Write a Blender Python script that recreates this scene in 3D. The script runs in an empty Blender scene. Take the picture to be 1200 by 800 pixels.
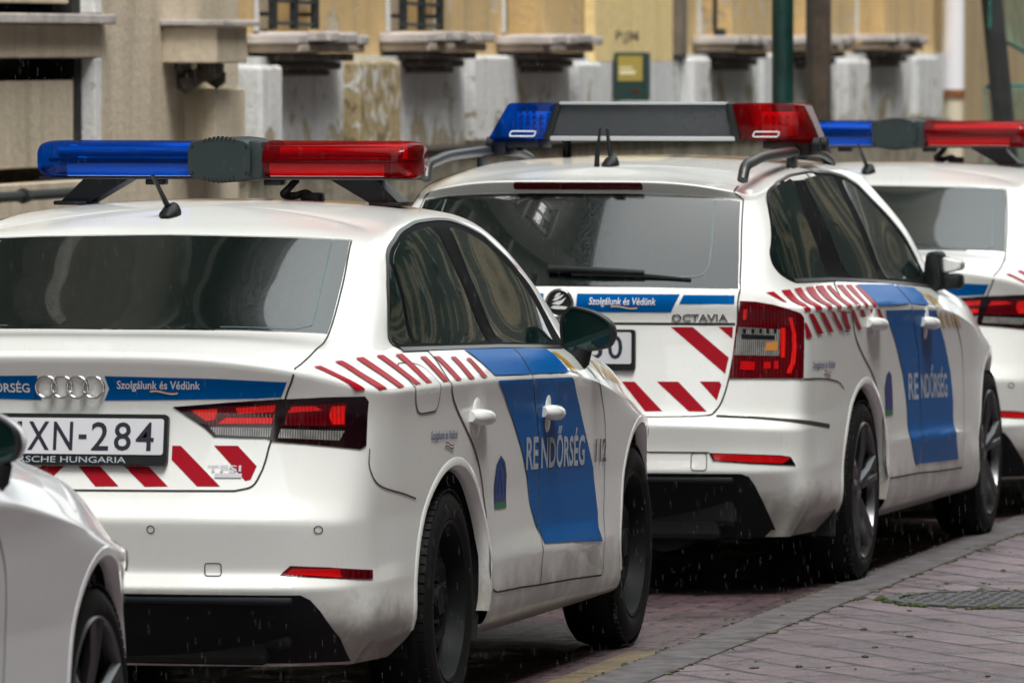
import bpy, bmesh, math, random
import numpy as np
from mathutils import Vector, Matrix
from mathutils.bvhtree import BVHTree
from mathutils.interpolate import poly_3d_calc

random.seed(7)
SC = bpy.context.scene
COL = SC.collection
R = math.radians

# ------------------------------------------------------------------ camera, sky, sun, exposure
FPX, CAM_H, HORIZON = 9504.0, 1.85, 54.1          # focal length in px of a 1200 px wide picture
cam_d = bpy.data.cameras.new("camera")
cam = bpy.data.objects.new("camera", cam_d)
COL.objects.link(cam)
cam_d.sensor_width = 36.0
cam_d.lens = FPX * 36.0 / 1200.0
cam_d.clip_start, cam_d.clip_end = 0.5, 1500.0
cam.location = (0, 0, CAM_H)
cam.rotation_euler = (math.pi / 2 - math.atan((400 - HORIZON) / FPX), 0, 0)
cam_d.dof.use_dof = True
cam_d.dof.focus_distance = 23.6
cam_d.dof.aperture_fstop = 9.0
SC.camera = cam

world = bpy.data.worlds.new("World")
SC.world = world
world.use_nodes = True
SUN_EL, SUN_AZ = R(61), R(156)                    # high veiled sun behind the camera
nt = world.node_tree
sky = nt.nodes.new("ShaderNodeTexSky")
sky.sky_type = 'NISHITA'
sky.sun_disc = False
sky.sun_elevation, sky.sun_rotation = SUN_EL, SUN_AZ
sky.air_density, sky.dust_density, sky.ozone_density = 1.0, 5.0, 1.0
hs = nt.nodes.new("ShaderNodeHueSaturation")      # overcast: the blue of the clear sky washes out
hs.inputs["Saturation"].default_value = 0.22
nt.links.new(sky.outputs[0], hs.inputs["Color"])
veil = nt.nodes.new("ShaderNodeMix")                # the even grey-white cloud layer over it
veil.data_type = 'RGBA'
veil.inputs["Factor"].default_value = 0.55
veil.inputs["B"].default_value = (7.3, 7.75, 7.7, 1)
nt.links.new(hs.outputs[0], veil.inputs["A"])
nt.links.new(veil.outputs["Result"], nt.nodes["Background"].inputs["Color"])
nt.nodes["Background"].inputs["Strength"].default_value = 0.13
sun_d = bpy.data.lights.new("sun", 'SUN')
sun = bpy.data.objects.new("sun", sun_d)
COL.objects.link(sun)
sun_d.energy, sun_d.angle, sun_d.color = 1.5, R(25), (1.0, 0.985, 0.95)
sun.rotation_euler = (math.pi / 2 - SUN_EL, 0, math.pi - SUN_AZ)
SC.view_settings.view_transform = 'Standard'
SC.view_settings.look = 'None'
SC.view_settings.gamma = 1.0
SC.view_settings.use_curve_mapping = False
SC.view_settings.exposure = 1.08

# ------------------------------------------------------------------ materials
MATS = {}
def principled(name, col, rough=0.5, metal=0.0, spec=0.5, coat=0.0, ior=None):
    m = bpy.data.materials.new(name)
    m.use_nodes = True
    b = m.node_tree.nodes["Principled BSDF"]
    b.inputs["Base Color"].default_value = (*col, 1)
    b.inputs["Roughness"].default_value = rough
    b.inputs["Metallic"].default_value = metal
    b.inputs["Specular IOR Level"].default_value = spec
    b.inputs["Coat Weight"].default_value = coat
    b.inputs["Coat Roughness"].default_value = 0.03
    if ior: b.inputs["IOR"].default_value = ior
    MATS[name] = m
    return m
def N(m, t, **kw):
    n = m.node_tree.nodes.new(t)
    for k, v in kw.items():
        if hasattr(n, k): setattr(n, k, v)
        else: n.inputs[k].default_value = v
    return n
def L(m, a, b): m.node_tree.links.new(a, b)
def bsdf(m): return m.node_tree.nodes["Principled BSDF"]

# ------------------------------------------------------------------ object helpers
def tag(o, label=None, cat=None, group=None, kind=None):
    if label: o["label"] = label
    if cat: o["category"] = cat
    if group: o["group"] = group
    if kind: o["kind"] = kind
    return o
def empty(name, loc=(0, 0, 0), rz=0.0):
    o = bpy.data.objects.new(name, None)
    COL.objects.link(o)
    o.location = loc
    o.rotation_euler = (0, 0, rz)
    o.empty_display_size = 0.3
    return o
def obj(name, bm, mat, parent=None, smooth=False, label=None, normals=None):
    me = bpy.data.meshes.new(name)
    bm.to_mesh(me)
    bm.free()
    for m in (mat if isinstance(mat, (list, tuple)) else [mat]):
        me.materials.append(m)
    if smooth:
        me.polygons.foreach_set("use_smooth", [True] * len(me.polygons))
        if smooth != True: me.set_sharp_from_angle(angle=R(smooth))
    o = bpy.data.objects.new(name, me)
    COL.objects.link(o)
    if parent: o.parent = parent
    if label: o["label"] = label
    return o
def box(bm, c, s, rz=0.0, bevel=0.0, mi=0, rx=0.0, ry=0.0):
    r = bmesh.ops.create_cube(bm, size=1.0)
    vs = r['verts']
    M = Matrix.Translation(c) @ Matrix.Rotation(rz, 4, 'Z') @ Matrix.Rotation(rx, 4, 'X') @ Matrix.Rotation(ry, 4, 'Y') @ Matrix.Diagonal((*s, 1))
    bmesh.ops.transform(bm, matrix=M, verts=vs)
    fs = {f for v in vs for f in v.link_faces}
    for f in fs: f.material_index = mi
    if bevel > 0:
        es = {e for v in vs for e in v.link_edges}
        bmesh.ops.bevel(bm, geom=list(es), offset=bevel, segments=2, affect='EDGES', profile=0.5)
    return bm
def tube(bm, pts, rad, seg=10, cap=True, mi=0, closed=False, flat=None):
    """round bar along pts; rad is one radius or one per point"""
    pts = [Vector(p) for p in pts]
    n = len(pts)
    rad = [rad] * n if not isinstance(rad, (list, tuple)) else rad
    rings = []
    ref = None
    for i, p in enumerate(pts):
        a = pts[(i - 1) % n] if (i > 0 or closed) else pts[0]
        b = pts[(i + 1) % n] if (i < n - 1 or closed) else pts[-1]
        t = (b - a).normalized()
        if ref is None:
            ref = Vector((0, 0, 1)) if abs(t.z) < 0.9 else Vector((1, 0, 0))
        u = (ref - t * ref.dot(t)).normalized()
        ref = u
        w = t.cross(u)
        ky = flat or 1.0
        rings.append([bm.verts.new(p + (u * math.cos(q) * ky + w * math.sin(q)) * rad[i])
                      for q in [2 * math.pi * k / seg for k in range(seg)]])
    for i in range(n if closed else n - 1):
        A, B = rings[i], rings[(i + 1) % n]
        for k in range(seg):
            f = bm.faces.new((A[k], A[(k + 1) % seg], B[(k + 1) % seg], B[k]))
            f.material_index = mi
    if cap and not closed:
        for f in (bm.faces.new(list(reversed(rings[0]))), bm.faces.new(rings[-1])): f.material_index = mi
    return bm
def lathe_x(bm, prof, seg=48, c=(0, 0, 0), mi=0):
    """prof: (x, r) pairs turned about the x axis"""
    rings = []
    for (x, r) in prof:
        rings.append([bm.verts.new((c[0] + x, c[1] + r * math.cos(2 * math.pi * k / seg), c[2] + r * math.sin(2 * math.pi * k / seg)))
                      for k in range(seg)])
    for A, B in zip(rings[:-1], rings[1:]):
        for k in range(seg):
            f = bm.faces.new((A[k], A[(k + 1) % seg], B[(k + 1) % seg], B[k]))
            f.material_index = mi
    return bm
def prism(bm, poly, axis, a, b, mi=0):
    """poly in the plane across axis, extruded from a to b"""
    def P(p, t):
        return {'x': (t, p[0], p[1]), 'y': (p[0], t, p[1]), 'z': (p[0], p[1], t)}[axis]
    A = [bm.verts.new(P(p, a)) for p in poly]
    B = [bm.verts.new(P(p, b)) for p in poly]
    n = len(poly)
    fs = [bm.faces.new(A), bm.faces.new(list(reversed(B)))]
    for i in range(n):
        fs.append(bm.faces.new((A[i], B[i], B[(i + 1) % n], A[(i + 1) % n])))
    for f in fs: f.material_index = mi
    bmesh.ops.recalc_face_normals(bm, faces=fs)
    return bm
def rounded(poly, r, seg=5):
    """polygon with its corners rounded by radius r (one value, or one per corner)"""
    n = len(poly)
    rr = r if isinstance(r, (list, tuple)) else [r] * n
    out = []
    for i in range(n):
        p = Vector(poly[i]); a = Vector(poly[i - 1]) - p; b = Vector(poly[(i + 1) % n]) - p
        d = min(rr[i], a.length * .48, b.length * .48)
        if d < 1e-5:
            out.append(tuple(p)); continue
        A = p + a.normalized() * d; B = p + b.normalized() * d
        for k in range(seg + 1):
            t = k / seg
            q = A * (1 - t) ** 2 + p * 2 * t * (1 - t) + B * t * t
            out.append(tuple(q))
    return out
def spline(pts, n=6, closed=False):
    """Catmull-Rom through 2-D or 3-D points"""
    P = np.array(pts, float)
    m = len(P)
    out = []
    for i in range(m if closed else m - 1):
        p1, p2 = P[i], P[(i + 1) % m]
        p0 = P[i - 1] if (i > 0 or closed) else 2 * p1 - p2
        p3 = P[(i + 2) % m] if (i < m - 2 or closed) else 2 * p2 - p1
        for k in range(n):
            t = k / n
            out.append(tuple(0.5 * ((2 * p1) + (p2 - p0) * t + (2 * p0 - 5 * p1 + 4 * p2 - p3) * t * t + (3 * p1 - p0 - 3 * p2 + p3) * t ** 3)))
    if not closed: out.append(tuple(P[-1]))
    return out

# ------------------------------------------------------------------ car skins: lofted from loops round the car
def crom(P, n, first=None, last=None):
    """non-uniform Catmull-Rom through the rows of P (m,k,3) -> dense (.., k, 3); ghosts at the ends"""
    m = len(P)
    first = 2 * P[0] - P[1] if first is None else first
    last = 2 * P[-1] - P[-2] if last is None else last
    Q = np.concatenate([[first], P, [last]])
    out = []
    for i in range(1, m):
        p0, p1, p2, p3 = Q[i - 1], Q[i], Q[i + 1], Q[i + 2]
        d0 = np.linalg.norm(p1 - p0, axis=-1, keepdims=True) ** .5 + 1e-4
        d1 = np.linalg.norm(p2 - p1, axis=-1, keepdims=True) ** .5 + 1e-4
        d2 = np.linalg.norm(p3 - p2, axis=-1, keepdims=True) ** .5 + 1e-4
        m1 = d1 * ((p1 - p0) / d0 - (p2 - p0) / (d0 + d1) + (p2 - p1) / d1)
        m2 = d1 * ((p2 - p1) / d1 - (p3 - p1) / (d1 + d2) + (p3 - p2) / d2)
        for k in range(n):
            t = k / n
            out.append((2 * t ** 3 - 3 * t * t + 1) * p1 + (t ** 3 - 2 * t * t + t) * m1 + (-2 * t ** 3 + 3 * t * t) * p2 + (t ** 3 - t * t) * m2)
    out.append(P[-1])
    return np.array(out)

class Skin:
    def __init__(s, rows, sharp, nu=14, nv=11, smooth=1, arches=()):
        P = np.array(rows, float)                              # (rows, stations, 3), right half, tail to nose
        mir = np.array([-1, 1, 1.0])
        # along each loop
        G = crom(P.transpose(1, 0, 2), nu, first=P[:, 1] * mir, last=P[:, -2] * mir).transpose(1, 0, 2)
        # across the loops, broken at the sharp ones
        cuts = sorted({0, len(P) - 1} | set(sharp))
        parts = []; marks = []
        tot = 0
        for a, b in zip(cuts[:-1], cuts[1:]):
            last = G[-2] * mir if b == len(P) - 1 else None
            D = crom(G[a:b + 1], nv, last=last)
            parts.append(D if b == len(P) - 1 else D[:-1])
            tot += len(parts[-1])
            marks.append(tot)
        G = np.concatenate(parts)
        for it in range(smooth):                                # roll the creases over a few millimetres
            H = G.copy()
            H[1:-1] = 0.5 * G[1:-1] + 0.25 * (G[:-2] + G[2:])
            w = np.zeros(len(G))
            for mk in marks[:-1]:
                for d, q in ((0, 1.0), (1, .8), (2, .35)):
                    for j in (mk - d, mk + d): w[j] = max(w[j], q)
            G = G + (H - G) * w[:, None, None]
        s.G = G
        nr, nc = G.shape[:2]
        F = np.concatenate([G, (G[:, -2:0:-1] * mir)], axis=1)
        nC = F.shape[1]
        bm = bmesh.new()
        vs = [[bm.verts.new(F[i, j]) for j in range(nC)] for i in range(nr)]
        for i in range(nr - 1):
            for j in range(nC):
                k = (j + 1) % nC
                bm.faces.new((vs[i][j], vs[i][k], vs[i + 1][k], vs[i + 1][j]))
        bmesh.ops.remove_doubles(bm, verts=bm.verts, dist=2e-4)
        bmesh.ops.recalc_face_normals(bm, faces=bm.faces)
        bm.normal_update()
        bm.verts.ensure_lookup_table(); bm.faces.ensure_lookup_table()
        up = max(bm.faces, key=lambda f: f.calc_center_median().z)
        if up.normal.z < 0:
            bmesh.ops.reverse_faces(bm, faces=bm.faces); bm.normal_update()
        s.V = [v.co.copy() for v in bm.verts]
        s.VN = [v.normal.copy() for v in bm.verts]
        s.FI = [[v.index for v in f.verts] for f in bm.faces]
        bm.verts.index_update()
        s.FI = [[v.index for v in f.verts] for f in bm.faces]
        s.bvh = BVHTree.FromPolygons(s.V, s.FI)
        s.bm = bm
        s.arches = arches
    def hit(s, o, d):
        loc, nn, idx, dist = s.bvh.ray_cast(Vector(o), Vector(d))
        if loc is None:
            loc, nn, idx, dist = s.bvh.find_nearest(Vector(o) + Vector(d) * 2.0)
            if loc is None: return None
        f = s.FI[idx]
        w = poly_3d_calc([s.V[i] for i in f], loc)
        n = sum((s.VN[i] * q for i, q in zip(f, w)), Vector())
        return loc, n.normalized()
    def body(s, name, mat, parent):
        """the painted shell with its wheel arches cut out"""
        bm = s.bm.copy()
        ins = {}
        for v in bm.verts:
            for (yc, zc, r) in s.arches:
                if abs(v.co.x) > .45 and v.co.z < zc + r + .05:
                    d = math.hypot(v.co.y - yc, v.co.z - zc)
                    if d < r or (v.co.z < zc and abs(v.co.y - yc) < r): ins[v] = (yc, zc, r)
        dead = [f for f in bm.faces if all(v in ins for v in f.verts)]
        bmesh.ops.delete(bm, geom=dead, context='FACES')
        for v, (yc, zc, r) in ins.items():
            if not v.is_valid or not v.link_faces: continue
            dy, dz = v.co.y - yc, v.co.z - zc
            if dz > 0:
                k = r / max(1e-4, math.hypot(dy, dz)); dy, dz = dy * k, dz * k
            else:
                dy = math.copysign(r, dy)
            sx = 1 if v.co.x > 0 else -1
            h = s.hit((2.0 * sx, yc + dy, zc + dz), (-sx, 0, 0))
            v.co = h[0]
        for v in [v for v in bm.verts if not v.link_faces]: bm.verts.remove(v)
        co = [v.co.copy() for v in bm.verts]
        o = obj(name, bm, mat, parent, smooth=True)
        nn = []
        for c in co:
            loc, n_, idx, d = s.bvh.find_nearest(c)
            f = s.FI[idx]
            w = poly_3d_calc([s.V[i] for i in f], loc)
            nn.append(sum((s.VN[i] * q for i, q in zip(f, w)), Vector()).normalized())
        o.data.normals_split_custom_set_from_vertices(nn)
        return o

FRAMES = {  # origin, first axis, second axis, ray direction
    'R': (Vector((2.5, 0, 0)), Vector((0, 1, 0)), Vector((0, 0, 1)), Vector((-1, 0, 0))),
    'L': (Vector((-2.5, 0, 0)), Vector((0, 1, 0)), Vector((0, 0, 1)), Vector((1, 0, 0))),
    'B': (Vector((0, -4, 0)), Vector((1, 0, 0)), Vector((0, 0, 1)), Vector((0, 1, 0))),
    'F': (Vector((0, 6, 0)), Vector((1, 0, 0)), Vector((0, 0, 1)), Vector((0, -1, 0))),
    'T': (Vector((0, 0, 4)), Vector((1, 0, 0)), Vector((0, 1, 0)), Vector((0, 0, -1))),
}
def corner_frame(deg, side=1):
    """looking at the rear corner of a car from outside, deg round from straight behind"""
    a = R(deg)
    d = Vector((-math.sin(a) * side, math.cos(a), 0))
    return (-d * 4, Vector((math.cos(a), math.sin(a) * side, 0)), Vector((0, 0, 1)), d)
def frame(f):
    if isinstance(f, str): return FRAMES[f]
    return f
def patch_bm(skin, polys, fr, off, cell=.025, thick=0.0):
    """2-D polygons (or a 2-D mesh) laid on the skin, off metres proud of it; returns bmesh and vertex normals"""
    O, ex, ez, d = frame(fr)
    bm = bmesh.new()
    for poly in polys:
        if isinstance(poly, tuple) and len(poly) == 2 and isinstance(poly[1], str):
            V, F = poly[0]
            vs = [bm.verts.new((v[0], v[1], 0)) for v in V]
            for f in F:
                try: bm.faces.new([vs[i] for i in f])
                except ValueError: pass
        else:
            bm.faces.new([bm.verts.new((p[0], p[1], 0)) for p in poly])
    bmesh.ops.triangulate(bm, faces=bm.faces)
    if bm.verts:
        xs = [v.co.x for v in bm.verts]; ys = [v.co.y for v in bm.verts]
        for lo, hi, ax in ((min(xs), max(xs), 0), (min(ys), max(ys), 1)):
            k = math.ceil(lo / cell + .01)
            while k * cell < hi:
                co = [0, 0, 0]; no = [0, 0, 0]
                co[ax] = k * cell; no[ax] = 1
                bmesh.ops.bisect_plane(bm, geom=bm.verts[:] + bm.edges[:] + bm.faces[:], plane_co=co, plane_no=no, dist=1e-6)
                k += 1
    bmesh.ops.triangulate(bm, faces=bm.faces)
    nn = []
    for v in bm.verts:
        h = skin.hit(O + ex * v.co.x + ez * v.co.y, d)
        v.co = h[0] + h[1] * off
        nn.append(h[1])
    bm.normal_update()
    bm.verts.index_update()
    flip = [f for f in bm.faces if f.normal.dot(nn[f.verts[0].index]) < 0]
    if flip: bmesh.ops.reverse_faces(bm, faces=flip)
    return bm, nn
def patch(name, skin, polys, fr, off, mat, parent, cell=.025, label=None, edge=True, flat=0.0):
    bm, nn = patch_bm(skin, polys, fr, off, cell)
    if flat:                                                     # a pane is one even sweep of glass: no local dents
        ex, ez = frame(fr)[1:3]
        U = np.array([(1, v.co.dot(ex), v.co.dot(ez), v.co.dot(ex) ** 2) for v in bm.verts])
        A = np.array([tuple(n) for n in nn])
        fit = U @ np.linalg.lstsq(U, A, rcond=None)[0]
        nn = [Vector(a * (1 - flat) + f * flat).normalized() for a, f in zip(A, fit)]
    if edge:
        n0 = len(nn)
        b = [e for e in bm.edges if len(e.link_faces) == 1]
        bmesh.ops.extrude_edge_only(bm, edges=b)
        bm.verts.index_update(); bm.verts.ensure_lookup_table()
        for v in bm.verts[n0:]:                                  # the rim turns down into the skin
            s_ = next(w for w in (e.other_vert(v) for e in v.link_edges) if w.index < n0)
            nn.append(nn[s_.index])
            v.co = s_.co - nn[s_.index] * (off + .004)
    o = obj(name, bm, mat, parent, smooth=True, label=label)
    o.data.normals_split_custom_set_from_vertices(nn)
    return o
def ribbon_bm(bm, skin, line, fr, w, off, step=.012, closed=False):
    """a narrow strip along a 2-D line, lying on the skin"""
    O, ex, ez, d = frame(fr)
    P = [Vector((p[0], p[1])) for p in line]
    if closed: P.append(P[0])
    dense = []
    for a, b in zip(P[:-1], P[1:]):
        k = max(1, int((b - a).length / step))
        dense += [a.lerp(b, i / k) for i in range(k)]
    dense.append(P[-1])
    H = [skin.hit(O + ex * p.x + ez * p.y, d) for p in dense]
    prev = None
    for i, (loc, n) in enumerate(H):
        a = H[max(0, i - 1)][0]; b = H[min(len(H) - 1, i + 1)][0]
        if closed and i in (0, len(H) - 1): a, b = H[-2][0], H[1][0]
        t = (b - a)
        if t.length < 1e-7: continue
        sd = t.normalized().cross(n).normalized() * w * .5
        q = (bm.verts.new(loc + sd + n * off), bm.verts.new(loc - sd + n * off))
        if prev: 
            f = bm.faces.new((prev[0], prev[1], q[1], q[0]))
            f.normal_update()
            if f.normal.dot(n) < 0: f.normal_flip()
        prev = q
    return bm
def text2d(body, w=None, h=None, at=(0, 0), bold=0.0, shear=0.0, flip=False, spacing=1.0, anchor='L'):
    """lettering as a flat 2-D mesh scaled to width w and height h"""
    cu = bpy.data.curves.new("lettering", 'FONT')
    cu.body = body
    cu.size = 1.0
    cu.offset = bold
    cu.shear = shear
    cu.space_character = spacing
    cu.resolution_u = 3
    o = bpy.data.objects.new("lettering", cu)
    COL.objects.link(o)
    dg = bpy.context.evaluated_depsgraph_get()
    me = o.evaluated_get(dg).to_mesh()
    V = np.array([v.co[:2] for v in me.vertices]); F = [tuple(p.vertices) for p in me.polygons]
    o.evaluated_get(dg).to_mesh_clear()
    bpy.data.objects.remove(o); bpy.data.curves.remove(cu)
    lo, hi = V.min(0), V.max(0)
    sx = w / (hi[0] - lo[0]) if w else None
    sy = h / (hi[1] - lo[1]) if h else None
    sx = sx or sy; sy = sy or sx
    V = (V - lo) * (sx, sy)
    if anchor == 'C': V = V - V.max(0) * .5
    if flip: V[:, 0] = -V[:, 0]
    V = V + np.array(at)
    return ((V.tolist(), F), 'mesh')
# ------------------------------------------------------------------ the two body shapes
# stations along every loop: tail centre, tail quarter, tail corner (3), side (9), nose (4)
SIDE_Y = [-.58, -.35, 0, .5, 1.05, 1.7, 2.35, 2.8, 3.1]
def lerp_tab(tab, y):
    ys = [t[0] for t in tab]; vs = [t[1] for t in tab]
    return float(np.interp(y, ys, vs))
def low_row(yr, yf, w, z, W, bow=.05, ws=1.0, k1=.62, corner=(.715, .766), yc0=-.70, ynom=-.865, side_y=SIDE_Y):
    """one loop of the lower body. z: table over pseudo stations -1 (tail centre) .. 18 via y; W: half width table over y"""
    pts = [(0, yr, z(-9)), (.40, yr + bow * .25, z(-8)), (k1, yr + bow, z(-7)),
           (corner[0], yr + bow * 2.3, z(-6)), (corner[1], yc0 + (yr - ynom) * .45, z(-5))]
    pts = [(p[0] * ws, p[1], p[2]) for p in pts]
    for y in side_y:
        pts.append((lerp_tab(W, y) * (lerp_tab(w, y) if isinstance(w, list) else w), y, z(y)))
    w = w[-1][1] if isinstance(w, list) else w
    pts += [(.70 * w, yf - .20, z(11)), (.56 * w, yf - .10, z(12)), (.32, yf - .025, z(13)), (0, yf, z(14))]
    return pts
def ztab(rear, side, front):
    """rear: 5 values centre to corner; side: (y,z) pairs; front: 4 values"""
    def z(t):
        if t <= -5: return rear[int(t) + 9]
        if t >= 11: return front[int(t) - 11]
        return lerp_tab(side, t)
    return z

LOW_W = [(-.6, .985), (-.3, .985), (.3, .982), (.6, .968), (1.8, .968), (2.2, .982), (3.1, .97)]
LINE_W = [(-.6, 1.0), (-.3, .99), (.3, .988), (.6, 1.006), (1.8, 1.006), (2.2, .988), (3.1, .985)]
CREASE_W = [(1.7, 1.002), (2.35, .99), (2.8, .968), (3.1, .95)]
def sedan_rows():
    W = [(-.58, .806), (-.35, .832), (0, .862), (.5, .880), (1.05, .885), (1.7, .885), (2.35, .878), (2.8, .850), (3.1, .79)]
    c = lambda v: [v] * 5
    f4 = lambda v: [v] * 4
    rows = []
    rows.append(low_row(-.84, 3.36, .90, ztab(c(.19), [(-1, .19), (4, .17)], f4(.17)), W, ws=.93))
    rows.append(low_row(-.90, 3.42, LOW_W, ztab(c(.285), [(-.6, .29), (-.35, .27), (.3, .238), (2, .217), (3.1, .19)], f4(.19)), W))
    rows.append(low_row(-.955, 3.47, LINE_W, ztab(c(.405), [(-.6, .41), (.3, .413), (1.93, .371), (3.1, .36)], f4(.33)), W))
    rows.append(low_row(-.930, 3.47, .990, ztab(c(.447), [(-.6, .455), (.3, .475), (1.93, .44), (3.1, .43)], f4(.42)), W))
    rows.append(low_row(-.958, 3.49, .985, ztab([.588, .588, .585, .58, .578], [(-.6, .578), (.3, .585), (1.93, .56), (3.1, .54)], f4(.52)), W))
    rows.append(low_row(-.915, 3.485, .988, ztab(c(.655), [(-.6, .66), (.3, .665), (1.93, .65), (3.1, .60)], f4(.58)), W))
    rows.append(low_row(-.865, 3.47, .992, ztab([.875, .874, .868, .86, .855], [(-.6, .85), (.3, .845), (1.93, .785), (3.1, .67)], f4(.64)), W, ws=.995))
    rows.append(low_row(-.915, 3.43, CREASE_W, ztab([1.028, 1.018, .985, .955, .935], [(-.58, .922), (-.35, .92), (.17, .918), (1.0, .896), (1.7, .862), (2.35, .782), (2.8, .722), (3.1, .685)], [.675, .68, .69, .69]), W, bow=.06, ws=.995))
    # shoulder / deck / bonnet, between the crease and the window base
    rows.append([(0, -.72, 1.062), (.40, -.71, 1.055), (.615, -.665, 1.03), (.69, -.62, 1.005), (.722, -.56, .99), (.752, -.44, .985),
                 (.775, -.28, .984), (.803, 0, .982), (.832, .5, .973), (.846, 1.05, .955), (.843, 1.7, .925), (.805, 2.30, .882), (.765, 2.66, .850), (.70, 2.92, .825),
                 (.60, 3.05, .825), (.46, 3.10, .835), (.26, 3.12, .845), (0, 3.13, .85)])
    rows.append([(0, -.45, 1.082), (.40, -.445, 1.079), (.592, -.42, 1.068), (.662, -.40, 1.055), (.697, -.36, 1.047), (.715, -.30, 1.042),
                 (.727, -.20, 1.038), (.748, .05, 1.031), (.775, .5, 1.017), (.789, 1.05, .997), (.785, 1.7, .973), (.745, 2.18, .950), (.697, 2.34, .950), (.615, 2.41, .955),
                 (.50, 2.46, .962), (.40, 2.49, .967), (.25, 2.52, .972), (0, 2.54, .975)])
    rows.append([(0, -.13, 1.208), (.38, -.13, 1.206), (.555, -.125, 1.196), (.615, -.12, 1.188), (.650, -.10, 1.182), (.672, -.04, 1.178),
                 (.682, .05, 1.180), (.695, .25, 1.185), (.705, .63, 1.187), (.708, 1.08, 1.175), (.715, 1.63, 1.156), (.675, 1.93, 1.128), (.64, 2.01, 1.128), (.565, 2.07, 1.133),
                 (.46, 2.11, 1.138), (.36, 2.14, 1.143), (.23, 2.16, 1.147), (0, 2.17, 1.15)])
    rows.append([(0, .17, 1.316), (.35, .165, 1.314), (.50, .14, 1.306), (.555, .115, 1.298), (.588, .12, 1.293), (.605, .18, 1.298),
                 (.613, .29, 1.318), (.617, .48, 1.336), (.616, .75, 1.348), (.610, 1.1, 1.347), (.606, 1.43, 1.325), (.594, 1.57, 1.297), (.57, 1.63, 1.296), (.51, 1.68, 1.301),
                 (.42, 1.71, 1.307), (.32, 1.73, 1.312), (.2, 1.75, 1.316), (0, 1.76, 1.318)])
    rows.append([(0, .40, 1.360), (.25, .40, 1.359), (.40, .40, 1.350), (.45, .40, 1.346), (.478, .42, 1.344), (.495, .46, 1.350),
                 (.505, .52, 1.358), (.507, .65, 1.370), (.507, .85, 1.381), (.50, 1.1, 1.381), (.49, 1.3, 1.366), (.475, 1.38, 1.357), (.45, 1.42, 1.355), (.39, 1.45, 1.358),
                 (.32, 1.465, 1.361), (.24, 1.475, 1.364), (.14, 1.48, 1.366), (0, 1.485, 1.367)])
    ys = [.62, .62, .62, .62, .63, .65, .68, .75, .88, 1.0, 1.12, 1.18, 1.2, 1.22, 1.23, 1.235, 1.24, 1.24]
    rows.append([(0, y, 1.4085 - .12 * (y - .98) ** 2) for y in ys])
    return rows

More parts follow.
